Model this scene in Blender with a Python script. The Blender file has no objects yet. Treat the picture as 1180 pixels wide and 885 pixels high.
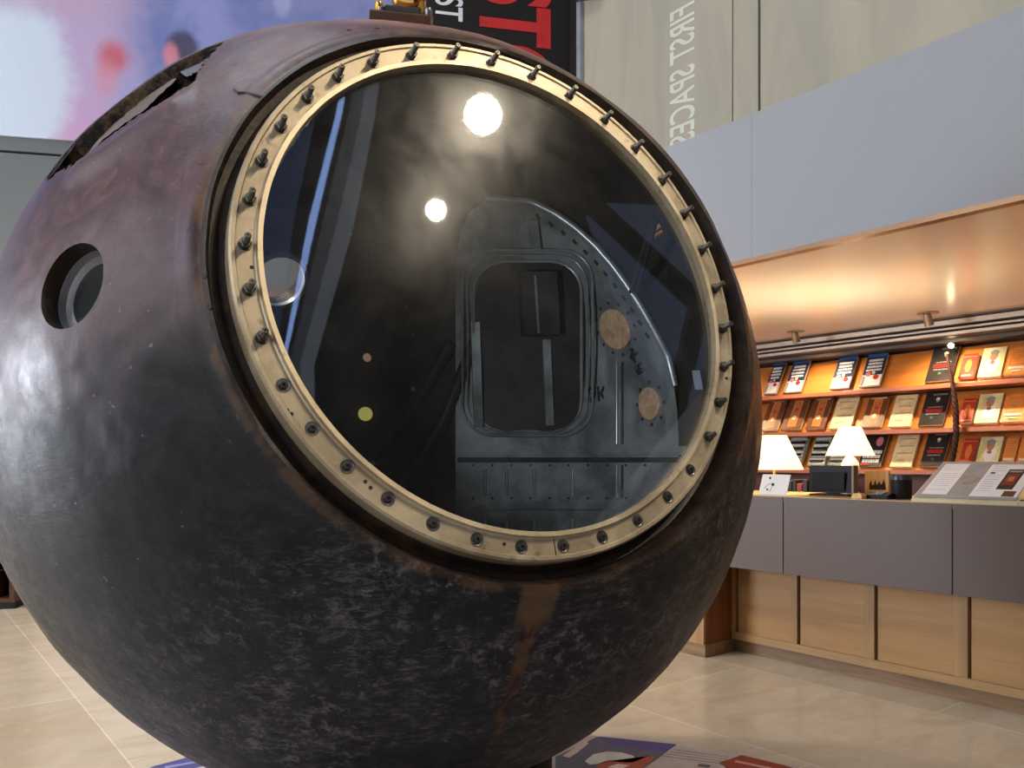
import bpy, bmesh, math, random
from mathutils import Vector, Matrix, noise
random.seed(7)
PI = math.pi
C = bpy.context.scene.collection
sc = bpy.context.scene

# ------------------------------------------------------------------ frame of the place
F = 934.0            # focal length in pixels of a 1180 px wide frame
CX, HY = 590.0, 531.0
TH = math.radians(37.86)
CT, ST = math.cos(TH), math.sin(TH)
EYE = 1.30

def c2w(x, y, z):            # camera-aligned metres (right, forward, up from the eye) -> world
    return Vector((x*CT + y*ST, -x*ST + y*CT, EYE + z))
def d2w(v):
    return Vector((v[0]*CT + v[1]*ST, -v[0]*ST + v[1]*CT, v[2]))
def ray(px, py):
    return d2w(((px-CX)/F, 1.0, (HY-py)/F))
CAM = Vector((0, 0, EYE))
def on_a(px, py, a):         # point of a sight line on the plane x = a
    r = ray(px, py); return CAM + r*(a/r.x)
def on_z(px, py, z):
    r = ray(px, py); return CAM + r*((z-EYE)/r.z)
def b_at(px, a): return on_a(px, 500, a).y
def to_px(p):
    x = p.x*CT - p.y*ST; y = p.x*ST + p.y*CT
    return CX + F*x/y, HY - F*(p.z-EYE)/y

# ------------------------------------------------------------------ materials
def lin(c):
    return tuple(((v/255)/12.92 if v/255 <= .04045 else ((v/255+.055)/1.055)**2.4) for v in c) + (1.0,)
class N:
    def __init__(s, name):
        s.m = bpy.data.materials.new(name); s.m.use_nodes = True
        s.t = s.m.node_tree; s.t.nodes.clear()
        s.out = s.add('ShaderNodeOutputMaterial')
    def add(s, ty, **kw):
        n = s.t.nodes.new(ty)
        for k, v in kw.items(): setattr(n, k, v)
        return n
    def link(s, a, b): s.t.links.new(a, b)
    def val(s, sock, v):
        if hasattr(v, 'is_output') or isinstance(v, bpy.types.NodeSocket): s.link(v, sock)
        else: sock.default_value = v
    def coord(s, kind='Object'): return s.add('ShaderNodeTexCoord').outputs[kind]
    def mapping(s, vec, scale=(1,1,1), loc=(0,0,0), rot=(0,0,0)):
        n = s.add('ShaderNodeMapping'); s.link(vec, n.inputs[0])
        n.inputs['Location'].default_value = loc; n.inputs['Rotation'].default_value = rot; n.inputs['Scale'].default_value = scale
        return n.outputs[0]
    def noise(s, vec, scale, detail=5, rough=.55, dist=0):
        n = s.add('ShaderNodeTexNoise'); s.link(vec, n.inputs['Vector'])
        n.inputs['Scale'].default_value = scale; n.inputs['Detail'].default_value = detail
        n.inputs['Roughness'].default_value = rough; n.inputs['Distortion'].default_value = dist
        return n.outputs['Fac']
    def math(s, op, a, b=0.0, c=None, clamp=False):
        n = s.add('ShaderNodeMath', operation=op, use_clamp=clamp)
        s.val(n.inputs[0], a); s.val(n.inputs[1], b)
        if c is not None: s.val(n.inputs[2], c)
        return n.outputs[0]
    def rng(s, v, a, b, c=0.0, d=1.0, smooth=True):
        n = s.add('ShaderNodeMapRange', interpolation_type='SMOOTHSTEP' if smooth else 'LINEAR')
        s.val(n.inputs[0], v)
        for i, q in enumerate((a, b, c, d)): n.inputs[i+1].default_value = q
        return n.outputs[0]
    def mix(s, fac, a, b, mode='MIX'):
        n = s.add('ShaderNodeMix', data_type='RGBA', blend_type=mode)
        s.val(n.inputs[0], fac); s.val(n.inputs[6], a); s.val(n.inputs[7], b)
        return n.outputs[2]
    def sep(s, vec):
        n = s.add('ShaderNodeSeparateXYZ'); s.link(vec, n.inputs[0]); return n.outputs
    def vmath(s, op, a, b=(0,0,0)):
        n = s.add('ShaderNodeVectorMath', operation=op); s.val(n.inputs[0], a); s.val(n.inputs[1], b)
        return n.outputs['Value'] if op in ('DOT_PRODUCT', 'DISTANCE', 'LENGTH') else n.outputs['Vector']
    def bsdf(s, col, rough=.5, metal=0.0, spec=.5, bump=None, bstr=.2, bdist=.01, emit=None, estr=0):
        n = s.add('ShaderNodeBsdfPrincipled')
        s.val(n.inputs['Base Color'], col); s.val(n.inputs['Roughness'], rough); s.val(n.inputs['Metallic'], metal)
        s.val(n.inputs['Specular IOR Level'], spec)
        if emit is not None:
            s.val(n.inputs['Emission Color'], emit); n.inputs['Emission Strength'].default_value = estr
        if bump is not None:
            b = s.add('ShaderNodeBump'); b.inputs['Strength'].default_value = bstr; b.inputs['Distance'].default_value = bdist
            s.link(bump, b.inputs['Height']); s.link(b.outputs[0], n.inputs['Normal'])
        s.link(n.outputs[0], s.out.inputs[0])
        return n
MATS = {}
def plain(name, rgb, rough=.5, metal=0.0, spec=.5, var=.12, scale=8.0, bstr=0.0):
    """a plain surface with a little procedural unevenness"""
    if name in MATS: return MATS[name]
    n = N(name); v = n.coord(); f = n.noise(v, scale, 4)
    c = lin(rgb)
    lo = tuple(x*(1-var) for x in c[:3]) + (1,); hi = tuple(min(1, x*(1+var)) for x in c[:3]) + (1,)
    n.bsdf(n.mix(n.rng(f, .3, .7), lo, hi), n.rng(f, .2, .8, rough*.9, min(1, rough*1.1)), metal, spec, f if bstr else None, bstr)
    MATS[name] = n.m
    return n.m
def glow(name, rgb, strength):
    n = N(name); e = n.add('ShaderNodeEmission'); e.inputs[0].default_value = lin(rgb); e.inputs[1].default_value = strength
    n.link(e.outputs[0], n.out.inputs[0]); return n.m

# ------------------------------------------------------------------ objects
W = {}
def thing(name, label, cat, loc=(0,0,0), rot=(0,0,0), group=None):
    o = bpy.data.objects.new(name, None); C.objects.link(o); o.empty_display_size = .05
    o.location = loc; o.rotation_euler = rot; o['label'] = label; o['category'] = cat
    if group: o['group'] = group
    W[o] = Vector(loc); return o
def tag(o, label, cat, group=None, kind=None):
    o['label'] = label; o['category'] = cat
    if group: o['group'] = group
    if kind: o['kind'] = kind
    return o
def obj(name, bm, mats, parent=None, local=False, smooth=None, label=None):
    if not isinstance(mats, (list, tuple)): mats = [mats]
    me = bpy.data.meshes.new(name)
    bmesh.ops.recalc_face_normals(bm, faces=bm.faces)
    if parent is not None:
        org = Vector((0,0,0)) if local else W[parent]
    elif not local:
        xs = [v.co for v in bm.verts]
        org = Vector(((min(p.x for p in xs)+max(p.x for p in xs))/2, (min(p.y for p in xs)+max(p.y for p in xs))/2, min(p.z for p in xs)))
    else: org = Vector((0,0,0))
    bmesh.ops.translate(bm, vec=-org, verts=bm.verts)
    bm.to_mesh(me); bm.free()
    for m in mats: me.materials.append(m)
    if smooth is not None:
        me.polygons.foreach_set('use_smooth', [True]*len(me.polygons))
        me.set_sharp_from_angle(angle=math.radians(smooth))
    o = bpy.data.objects.new(name, me); C.objects.link(o)
    if parent is not None: o.parent = parent; W[o] = org
    else: o.location = org; W[o] = org
    if label: o['label'] = label
    return o
def struct(name, bm, mats, parent=None, smooth=None):
    o = obj(name, bm, mats, parent, smooth=smooth)
    if parent is None: o['kind'] = 'structure'
    return o

def box(bm, x0, y0, z0, x1, y1, z1, mi=0, bev=0.0):
    g = bmesh.ops.create_cube(bm, size=1.0)
    vs = g['verts']
    for v in vs: v.co = Vector(((x0+x1)/2 + v.co.x*(x1-x0), (y0+y1)/2 + v.co.y*(y1-y0), (z0+z1)/2 + v.co.z*(z1-z0)))
    fs = set(f for v in vs for f in v.link_faces)
    for f in fs: f.material_index = mi
    if bev > 0:
        es = set(e for f in fs for e in f.edges)
        r = bmesh.ops.bevel(bm, geom=list(es), offset=bev, segments=2, affect='EDGES', profile=.5)
        for f in r['faces']: f.material_index = mi
def B(*a, **k):
    bm = bmesh.new(); box(bm, *a, **k); return bm
def prism(bm, pts, vec, mi=0):
    """polygon of 3-D points extruded along vec"""
    a = [bm.verts.new(p) for p in pts]; b = [bm.verts.new(Vector(p)+Vector(vec)) for p in pts]
    n = len(pts); fs = [bm.faces.new(a), bm.faces.new(b[::-1])]
    for i in range(n): fs.append(bm.faces.new((a[i], b[i], b[(i+1) % n], a[(i+1) % n])))
    for f in fs: f.material_index = mi
def frame_of(ax):
    ax = Vector(ax).normalized()
    u = ax.cross(Vector((0,0,1)))
    if u.length < 1e-4: u = Vector((1,0,0))
    u.normalize(); v = u.cross(ax).normalized()   # v points upward
    return ax, u, v
def lathe(bm, prof, org=(0,0,0), ax=(0,0,1), seg=32, mi=0, close=False):
    """prof: list of (r, h) along ax"""
    ax, u, v = frame_of(ax); org = Vector(org); rings = []
    for r, h in prof:
        if r < 1e-6: rings.append([bm.verts.new(org+ax*h)])
        else: rings.append([bm.verts.new(org+ax*h+(u*math.cos(2*PI*i/seg)+v*math.sin(2*PI*i/seg))*r) for i in range(seg)])
    pairs = list(zip(rings[:-1], rings[1:])) + ([(rings[-1], rings[0])] if close else [])
    for A, Bq in pairs:
        for i in range(seg):
            j = (i+1) % seg
            if len(A) == 1 and len(Bq) == 1: continue
            if len(A) == 1: f = bm.faces.new((A[0], Bq[i], Bq[j]))
            elif len(Bq) == 1: f = bm.faces.new((A[i], A[j], Bq[0]))
            else: f = bm.faces.new((A[i], A[j], Bq[j], Bq[i]))
            f.material_index = mi
def tube(bm, pts, r, seg=8, mi=0, closed=False):
    pts = [Vector(p) for p in pts]; n = len(pts); rings = []
    rs = r if isinstance(r, (list, tuple)) else [r]*n
    up = None
    for i, p in enumerate(pts):
        t = (pts[(i+1) % n] if (closed or i < n-1) else p) - (pts[i-1] if (closed or i > 0) else p)
        t.normalize()
        if up is None: up = t.orthogonal().normalized()
        up = (up - t*up.dot(t)).normalized(); w = t.cross(up)
        rings.append([bm.verts.new(p+(up*math.cos(2*PI*k/seg)+w*math.sin(2*PI*k/seg))*rs[i]) for k in range(seg)])
    for a, b in list(zip(rings[:-1], rings[1:])) + ([(rings[-1], rings[0])] if closed else []):
        for k in range(seg):
            f = bm.faces.new((a[k], a[(k+1) % seg], b[(k+1) % seg], b[k])); f.material_index = mi
    if not closed:
        bm.faces.new(rings[0][::-1]).material_index = mi; bm.faces.new(rings[-1]).material_index = mi
def text_bm(s, size, bold=0.0, depth=.002, sx=1.0, mirror=False):
    """letters as mesh in the xz plane, x reading direction, z up, facing -y, centred on the origin in z"""
    cu = bpy.data.curves.new('lettering', 'FONT'); cu.body = s; cu.size = size; cu.offset = bold; cu.extrude = depth/2
    o = bpy.data.objects.new('lettering', cu); C.objects.link(o)
    dg = bpy.context.evaluated_depsgraph_get(); me = bpy.data.meshes.new_from_object(o.evaluated_get(dg))
    bpy.data.objects.remove(o); bpy.data.curves.remove(cu)
    bm = bmesh.new(); bm.from_mesh(me); bpy.data.meshes.remove(me)
    for v in bm.verts: v.co = Vector((v.co.x*sx*(-1 if mirror else 1), -v.co.z, v.co.y))
    return bm
def place(bm, org, X, Y, Z):
    for v in bm.verts: v.co = Vector(org) + Vector(X)*v.co.x + Vector(Y)*v.co.y + Vector(Z)*v.co.z
    return bm
def join(bm, other):
    me = bpy.data.meshes.new('tmp'); other.to_mesh(me); other.free(); bm.from_mesh(me); bpy.data.meshes.remove(me)
def inside(px, py, poly):
    r = False; n = len(poly)
    for i in range(n):
        x0, y0 = poly[i]; x1, y1 = poly[i-1]
        if (y0 > py) != (y1 > py) and px < (x1-x0)*(py-y0)/(y1-y0)+x0: r = not r
    return r

# ------------------------------------------------------------------ common materials
def wood(name, c1, c2, scale=1.0, rough=.4, axis='z', reed=0.0):
    n = N(name); v = n.coord()
    s = {'z': (14, 14, .9), 'y': (14, .9, 14), 'x': (.9, 14, 14)}[axis]
    m = n.mapping(v, tuple(q*scale for q in s))
    f = n.noise(m, 1.5, 6, .6, .6); g = n.noise(v, 1.2*scale, 3)
    col = n.mix(n.rng(f, .3, .7), lin(c1), lin(c2)); col = n.mix(n.math('MULTIPLY', n.rng(g, .3, .75), .35), col, lin(tuple(q*.72 for q in c1)))
    h = f
    if reed:
        w = n.add('ShaderNodeTexWave', wave_type='BANDS', bands_direction='Z'); n.link(v, w.inputs[0]); w.inputs['Scale'].default_value = reed; w.inputs['Distortion'].default_value = 1.2; w.inputs['Detail'].default_value = 2
        h = w.outputs['Fac']; col = n.mix(n.math('MULTIPLY', h, .16), col, lin(tuple(q*.6 for q in c1)))
    n.bsdf(col, rough, 0, .4, h, .12, .004)
    return n.m
M_oak = wood('oak', (158, 122, 80), (182, 146, 100), 1.0, .42)
M_oakpanel = wood('oak_reeded', (176, 132, 82), (190, 148, 96), .7, .5, 'y', 26)
M_oakh = wood('oak_rail', (166, 130, 86), (186, 150, 104), 1.0, .42, 'y')
M_oakdark = wood('oak_side', (118, 68, 38), (140, 84, 48), 1.0, .4)
M_cherry = wood('cherry', (192, 114, 48), (210, 132, 58), .6, .38, 'y')
M_cherryd = wood('cherry_edge', (150, 78, 34), (178, 96, 42), .6, .4, 'y')
M_kick = wood('kick', (118, 92, 66), (150, 120, 88), 1.2, .4, 'y')
M_brownfront = plain('taupe_laminate', (98, 84, 77), .5, 0, .4, .05, 3)
M_black = plain('black_plastic', (13, 13, 15), .55, 0, .25, .2)
M_blackm = plain('black_matt', (16, 15, 15), .7, 0, .3, .2)
M_steel = plain('steel', (150, 150, 150), .35, 1.0)
M_dsteel = plain('dull_steel', (88, 86, 84), .4, .9)
M_white = plain('white_card', (226, 226, 228), .6, 0, .3, .03)
M_cream = plain('cream_paint', (226, 208, 184), .35, 0, .5, .03, 2)
M_grey = plain('grey_wall', (92, 97, 96), .55, 0, .4, .04, 1.2)
M_fascia = plain('blue_grey_paint', (150, 151, 153), .6, 0, .35, .02, 1.5)
M_bronze = plain('bronze_trim', (140, 108, 80), .3, .7, .5, .1, 3)
M_dark = plain('dark_metal', (34, 32, 32), .45, .4)
M_brass = plain('brass', (205, 160, 84), .3, 1.0)

# ================================================================== THE CAPSULE
R = 1.15
CEN = c2w(-.385, 2.646, .135)
AX = d2w((math.sin(math.radians(27.5))*math.cos(math.radians(14.4)), -math.cos(math.radians(27.5))*math.cos(math.radians(14.4)), math.sin(math.radians(14.4))))
AU = Vector((0,0,1)).cross(AX).normalized(); AV = AX.cross(AU)      # AU to the right seen from in front, AV up
RC = CEN + AU*(-.030) + AV*(.018)        # axis of the hatch, slightly off the middle of the ball
CH = (RC + AX*.95 - CEN).normalized()
base = Vector((CEN.x, CEN.y, CEN.z-R))
cap = thing('space_capsule', 'huge scorched spherical spacecraft capsule with a round glazed hatch', 'space capsule', base)

def sph_hit(px, py, rad, far=False):
    d = ray(px, py).normalized(); oc = CAM-CEN; b = oc.dot(d); c = oc.dot(oc)-rad*rad; q = b*b-c
    if q < 0:
        p = CAM - d*b; return CEN + (p-CEN).normalized()*rad
    s = math.sqrt(q); return CAM + d*(-b+s if far else -b-s)

def circ_on(r, phi, rad, d=None):
    """point at hatch radius r and clock angle phi; on the ball of radius rad, or at height d over the ball's middle"""
    p = RC + (AU*math.cos(phi)+AV*math.sin(phi))*r
    if d is not None: return p + AX*d
    q = p-CEN; b = q.dot(AX); c = q.dot(q)-rad*rad
    return p + AX*(-b+math.sqrt(b*b-c))

TEAR = [(58,206),(66,197),(76,191),(88,186),(100,177),(111,168),(124,157),(137,147),(150,137),(162,130),(174,123),(183,119),(196,112),(209,104),(225,94),(226,86),(236,72),(255,53),(240,48),(200,60),(150,85),(110,110),(70,160),(50,195)]
def bump_out(d, p):
    """uneven ball: slow lumps and the sagging, blistered patch under the tear"""
    h = .010*noise.noise(d*2.1+Vector((3,1,7))) + .0035*noise.noise(d*7.0) + .0012*noise.noise(d*26.0)
    return h

NPHI, NT = 600, 380
bm = bmesh.new()
def slerp(a, b, t):
    w = math.acos(max(-1, min(1, a.dot(b)))); s = math.sin(w)
    return a*(math.sin((1-t)*w)/s) + b*(math.sin(t*w)/s)
RI = 1.075
outer_b = [(circ_on(.664, 2*PI*i/NPHI, R)-CEN).normalized() for i in range(NPHI)]
inner_b = [(circ_on(.585, 2*PI*i/NPHI, RI)-CEN).normalized() for i in range(NPHI)]
rings = []; sunk = set()
# outer skin from the back pole to the rim of the hatch
for k in range(NT, -1, -1):
    t = k/NT
    if k == NT: rings.append([bm.verts.new(CEN - CH*R)]); continue
    ring = []
    for i in range(NPHI):
        d = slerp(outer_b[i], -CH, t); rr = R
        fall = min(1, k/12.0)
        rr += bump_out(d, None)*(.25+.75*fall)
        if 1 <= k <= 6: rr += (.003, .006, .007, .006, .004, .002)[k-1]*(.6+.8*noise.noise(d*5+Vector((9,2,1))))    # uneven raised lip
        p = CEN + d*rr
        view = (CAM-p).normalized().dot(d)
        low_ = False
        if view > .06 and d.z > .2:
            x, y = to_px(CEN+d*R)
            if 40 < x < 262 and 40 < y < 215 and inside(x+2.2*noise.noise(d*60), y+2.2*noise.noise(d*60+Vector((5,5,5))), TEAR):
                p -= d*(.040+.016*noise.noise(d*22))*min(1, (view-.06)/.03); low_ = True
            elif 60 < x < 230 and 80 < y < 215:
                # blister: a raised welt running below the tear
                yl = 200 - (x-74)*.68
                e = math.exp(-((y-yl-9)/11.0)**2)
                p += d*(.014*e)*max(0, min(1, (x-70)/20))*max(0, min(1, (228-x)/25))
        ring.append(bm.verts.new(p))
        if low_: sunk.add(ring[-1])
    rings.append(ring)
# groove and throat of the hatch
for r_, d_ in ((.655, .925), (.648, .905), (.634, .900), (.622, .915), (.585, .915)):
    rings.append([bm.verts.new(circ_on(r_ + .002*noise.noise(Vector((math.cos(2*PI*i/NPHI)*6, math.sin(2*PI*i/NPHI)*6, r_*40))), 2*PI*i/NPHI, 0, d_)) for i in range(NPHI)])
# inside of the shell
NI = 90
for k in range(0, NI+1):
    t = k/NI
    if k == NI: rings.append([bm.verts.new(CEN - CH*RI)]); continue
    rings.append([bm.verts.new(CEN + slerp(inner_b[i], -CH, t)*(RI + .004*noise.noise(slerp(inner_b[i], -CH, t)*9))) for i in range(NPHI)])
groove_from = NT+1
for q, (A, Bq) in enumerate(zip(rings[:-1], rings[1:])):
    mi = 0 if q < NT else (1 if q < NT+5 else 2)
    for i in range(NPHI):
        j = (i+1) % NPHI
        if len(A) == 1: f = bm.faces.new((A[0], Bq[i], Bq[j]))
        elif len(Bq) == 1: f = bm.faces.new((A[i], A[j], Bq[0]))
        else: f = bm.faces.new((A[i], A[j], Bq[j], Bq[i]))
        f.material_index = mi
# charred faces in the tear
for f in bm.faces:
    if f.material_index == 0:
        if any(v in sunk for v in f.verts): f.material_index = 3

# --- hull skin
n = N('scorched_hull'); v0 = n.coord(); v = n.vmath('SUBTRACT', v0, (0, 0, R)); sx = n.sep(v)
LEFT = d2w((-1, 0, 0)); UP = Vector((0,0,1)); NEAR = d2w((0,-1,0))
w1 = n.noise(v, 2.2, 6, .6, .4); w2 = n.noise(v, 9, 6, .65, .8); w3 = n.noise(n.mapping(v, (3, 3, 14)), 4, 7, .7, .5); w4 = n.noise(v, 38, 5, .7, .5)
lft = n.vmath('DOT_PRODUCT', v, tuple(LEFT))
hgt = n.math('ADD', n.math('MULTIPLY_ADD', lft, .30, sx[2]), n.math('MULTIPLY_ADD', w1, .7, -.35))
char = n.mix(n.rng(w2, .35, .68), lin((18, 18, 20)), lin((33, 34, 38)))
purp = n.mix(n.rng(w2, .3, .7), lin((66, 44, 49)), lin((94, 64, 65)))
purp = n.mix(n.math('MULTIPLY', n.rng(w1, .5, .72), .7), purp, lin((60, 59, 80)))
purp = n.mix(n.math('MULTIPLY', n.rng(w3, .58, .75), .4), purp, lin((150, 84, 66)))
w5 = n.noise(n.mapping(v, (16, 16, 2.2)), 1.6, 6, .7, .6)
purp = n.mix(n.math('MULTIPLY', n.rng(w5, .5, .7), .45), purp, lin((108, 88, 92))); purp = n.mix(n.math('MULTIPLY', n.rng(w5, .48, .32), .4), purp, lin((60, 52, 58)))
purp = n.mix(n.math('MULTIPLY', n.rng(w4, .56, .70), .35), purp, lin((126, 100, 96))); purp = n.mix(n.math('MULTIPLY', n.rng(w4, .44, .32), .45), purp, lin((48, 38, 44)))
tan = n.mix(n.rng(w2, .3, .7), lin((150, 116, 100)), lin((176, 138, 116)))
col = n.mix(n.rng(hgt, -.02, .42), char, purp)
col = n.mix(n.rng(n.math('ADD', sx[2], n.math('MULTIPLY', w1, .25)), .98, 1.22), col, tan)  # warm light on the top of the ball put in as a tan tint
# scuffs: pale scratches low down, dark gouges
wave = n.add('ShaderNodeTexNoise'); n.link(n.mapping(v, (7, 7, 24), rot=(.5, .4, .2)), wave.inputs['Vector']); wave.inputs['Scale'].default_value = 4.2; wave.inputs['Detail'].default_value = 10; wave.inputs['Roughness'].default_value = .8; wave.inputs['Distortion'].default_value = .8
sc_ = wave.outputs['Fac']
low = n.rng(n.math('MULTIPLY_ADD', lft, .75, sx[2]), .0, -.55)
patch = n.math('MULTIPLY', n.rng(n.noise(v, 5.2, 8, .78, .3), .46, .58), low)
col = n.mix(n.math('MULTIPLY', n.math('MULTIPLY', n.rng(sc_, .47, .64), patch), .68), col, lin((112, 109, 104)))
ft = n.noise(v, 34, 9, .78, .2)
col = n.mix(n.math('MULTIPLY', n.math('MULTIPLY', n.rng(ft, .5, .62), n.rng(n.noise(v, 3.1, 4, .6), .42, .58)), n.math('MULTIPLY', low, .8)), col, lin((104, 101, 96)))
col = n.mix(n.math('MULTIPLY', n.rng(ft, .46, .34), n.math('MULTIPLY', low, .6)), col, lin((14, 14, 15)))
col = n.mix(n.math('MULTIPLY', n.rng(w3, .62, .70), n.rng(sx[2], .35, -.1)), col, lin((20, 20, 22)))
scr = n.noise(n.mapping(v, (1.2, 26, 26), rot=(.3, .9, .4)), 2.0, 2, .5, .2); scr2 = n.noise(n.mapping(v, (30, 1.5, 24), rot=(.7, .2, 1.1)), 2.0, 2, .5, .2)
col = n.mix(n.math('MULTIPLY', n.rng(scr, .73, .77), .35), col, lin((150, 140, 136))); col = n.mix(n.math('MULTIPLY', n.rng(scr2, .735, .775), .3), col, lin((130, 122, 118)))
gou = n.noise(n.mapping(v, (2, 9, 9), rot=(.2, .6, .9)), 2.6, 3, .5, 1.2)
col = n.mix(n.math('MULTIPLY', n.rng(gou, .70, .74), .8), col, lin((14, 14, 15)))
# the rust run under the hatch
P1, P2, P3 = sph_hit(628, 655, R)-CEN, sph_hit(606, 745, R)-CEN, sph_hit(566, 860, R)-CEN
pn = (P2-P1).cross(P3-P1).normalized(); pk = pn.dot(P1)
dist = n.math('ABSOLUTE', n.math('ADD', n.vmath('DOT_PRODUCT', v, tuple(pn)), n.math('ADD', -pk, n.math('MULTIPLY_ADD', w2, .03, -.015))))
near = n.rng(n.vmath('DISTANCE', v, tuple(P1)), .75, .5)
run = n.math('MULTIPLY', n.rng(n.math('MULTIPLY_ADD', n.vmath('DISTANCE', v, tuple(P1)), .03, dist), .034, .016), near)
rust = n.mix(n.rng(w5, .42, .58), lin((34, 18, 16)), lin((92, 64, 42)))
col = n.mix(n.math('MULTIPLY', run, .85), col, rust)
run2 = n.math('MULTIPLY', n.rng(n.vmath('DISTANCE', v, tuple(P1)), .17, .10), n.rng(dist, .05, .035))
col = n.mix(n.math('MULTIPLY', run2, .8), col, lin((98, 76, 48)))
# brown scorch around the hatch
hd = n.vmath('LENGTH', n.vmath('CROSS_PRODUCT', n.vmath('SUBTRACT', v, tuple(RC-CEN)), tuple(AX)))
front = n.rng(n.vmath('DOT_PRODUCT', v, tuple(AX)), .2, .5)
ed = n.math('MULTIPLY', n.rng(n.math('MULTIPLY_ADD', w2, -.03, hd), .669, .660), front)
col = n.mix(n.math('MULTIPLY', ed, n.rng(sx[2], -.3, .5, .42, .8)), col, n.mix(n.rng(w2, .4, .6), lin((52, 38, 28)), lin((100, 74, 50))))
rough = n.rng(n.math('ADD', n.math('MULTIPLY', w2, .5), n.math('MULTIPLY', w4, .5)), .3, .7, .30, .52)
hb = n.math('ADD', n.math('MULTIPLY', sc_, n.rng(sx[2], .1, -.4, .15, .8)), n.math('MULTIPLY', w4, .3))
n.bsdf(col, rough, 0, n.rng(hgt, -.1, .35, .24, .42), n.math('ADD', hb, n.math('MULTIPLY', ft, n.rng(sx[2], .1, -.4, .1, .5))), .32, .008)
M_hull = n.m
n = N('hatch_groove'); v = n.coord(); f = n.noise(v, 14, 5, .6, 1); g = n.noise(v, 60, 4)
n.bsdf(n.mix(n.rng(f, .35, .7), lin((20, 16, 14)), lin((60, 42, 28))), .5, .1, .5, g, .3, .006); M_groove = n.m
n = N('dark_lining'); v = n.coord(); f = n.noise(v, 6, 6, .6, .5)
n.bsdf(n.mix(n.rng(f, .35, .7), lin((30, 27, 25)), lin((50, 44, 40))), .6, 0, .35, f, .3, .02); M_lining = n.m
n = N('charred_insulation'); v = n.coord(); f = n.noise(v, 30, 7, .75, .2)
c_ = n.mix(n.rng(f, .44, .60), lin((20, 17, 15)), lin((80, 62, 46))); c_ = n.mix(n.rng(f, .62, .72), c_, lin((164, 134, 92)))
n.bsdf(c_, .85, 0, .2, f, .8, .03); M_char = n.m

hull = obj('hull', bm, [M_hull, M_groove, M_lining, M_char], cap, smooth=38)

# --- holes through the shell, cut with real geometry
def shell_dir(p): return (p-CEN).normalized()
PH = shell_dir(sph_hit(82, 329, R)); PHR = .092
FARH = shell_dir(sph_hit(320, 322, RI, True)); FARR = .112
me0 = hull.data
def cut(o, specs):
    tmp = []
    for d, r, h0, h1 in specs:
        b = bmesh.new(); lathe(b, [(0, h0), (r, h0), (r, h1), (0, h1)], CEN, d, 64)
        bmesh.ops.recalc_face_normals(b, faces=b.faces)
        bmesh.ops.translate(b, vec=-base, verts=b.verts)
        m = bpy.data.meshes.new('cutter'); b.to_mesh(m); b.free(); m.materials.append(M_groove)
        c = bpy.data.objects.new('cutter', m); C.objects.link(c); c.location = base; tmp.append(c)
        md = o.modifiers.new('cut', 'BOOLEAN'); md.operation = 'DIFFERENCE'; md.object = c
        try: md.solver = 'MANIFOLD'
        except Exception: md.solver = 'EXACT'
    bpy.context.view_layer.update()
    dg = bpy.context.evaluated_depsgraph_get()
    nm = bpy.data.meshes.new_from_object(o.evaluated_get(dg), preserve_all_data_layers=True, depsgraph=dg)
    o.modifiers.clear(); o.data = nm; nm.name = 'hull'
    for c in tmp: bpy.data.objects.remove(c)
cut(hull, [(PH, PHR, .9, 1.3), (FARH, FARR, .9, 1.3)])
print('HULL', len(me0.polygons), len(hull.data.polygons), [m.name for m in hull.data.materials if m])
hull.data.set_sharp_from_angle(angle=math.radians(38))

# --- porthole on the left flank
M_pane = plain('dark_glass', (58, 62, 62), .12, 0, .6, .1)
M_rim = plain('worn_grey_metal', (168, 168, 170), .35, .6)
bm = bmesh.new(); lathe(bm, [(PHR-.001, 1.112), (PHR-.003, 1.096), (PHR-.020, 1.092), (PHR-.020, 1.05), (PHR+.004, 1.05), (PHR+.004, 1.112)], CEN, PH, 64, close=True)
ph = obj('porthole', bm, M_rim, cap, smooth=35)
bm = bmesh.new(); lathe(bm, [(0, 1.084), (PHR-.018, 1.084), (PHR-.018, 1.07), (0, 1.07)], CEN, PH, 64)
obj('pane', bm, M_pane, ph, smooth=35, label='dark grey glass pane deep in the porthole')
# clear porthole at the back, seen through the hatch
def thin_glass(name, ior, tint):
    n = N(name); fr = n.add('ShaderNodeFresnel'); geo = n.add('ShaderNodeNewGeometry')   # the same sheet reflects alike from both faces
    n.link(n.math('MULTIPLY_ADD', geo.outputs['Backfacing'], 1/ior-ior, ior), fr.inputs[0])
    tr = n.add('ShaderNodeBsdfTransparent'); tr.inputs[0].default_value = tint
    gl = n.add('ShaderNodeBsdfGlossy'); gl.inputs['Roughness'].default_value = .02; gl.inputs[0].default_value = (1, 1, 1, 1)
    mx = n.add('ShaderNodeMixShader'); n.link(fr.outputs[0], mx.inputs[0]); n.link(tr.outputs[0], mx.inputs[1]); n.link(gl.outputs[0], mx.inputs[2])
    n.link(mx.outputs[0], n.out.inputs[0]); return n
M_glass2 = thin_glass('porthole_glass', 1.3, (.95, .95, .95, 1)).m
bm = bmesh.new(); lathe(bm, [(FARR+.012, 1.078), (FARR-.006, 1.074), (FARR-.006, 1.05), (FARR+.012, 1.055)], CEN, FARH, 48, close=True)
p2 = obj('porthole', bm, M_rim, cap, smooth=35)
bm = bmesh.new(); lathe(bm, [(0, 1.12), (FARR-.001, 1.12), (FARR-.001, 1.114), (0, 1.114)], CEN, FARH, 48)
obj('pane', bm, M_glass2, p2, smooth=35, label='clear glass pane looking out into the hall')

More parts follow.
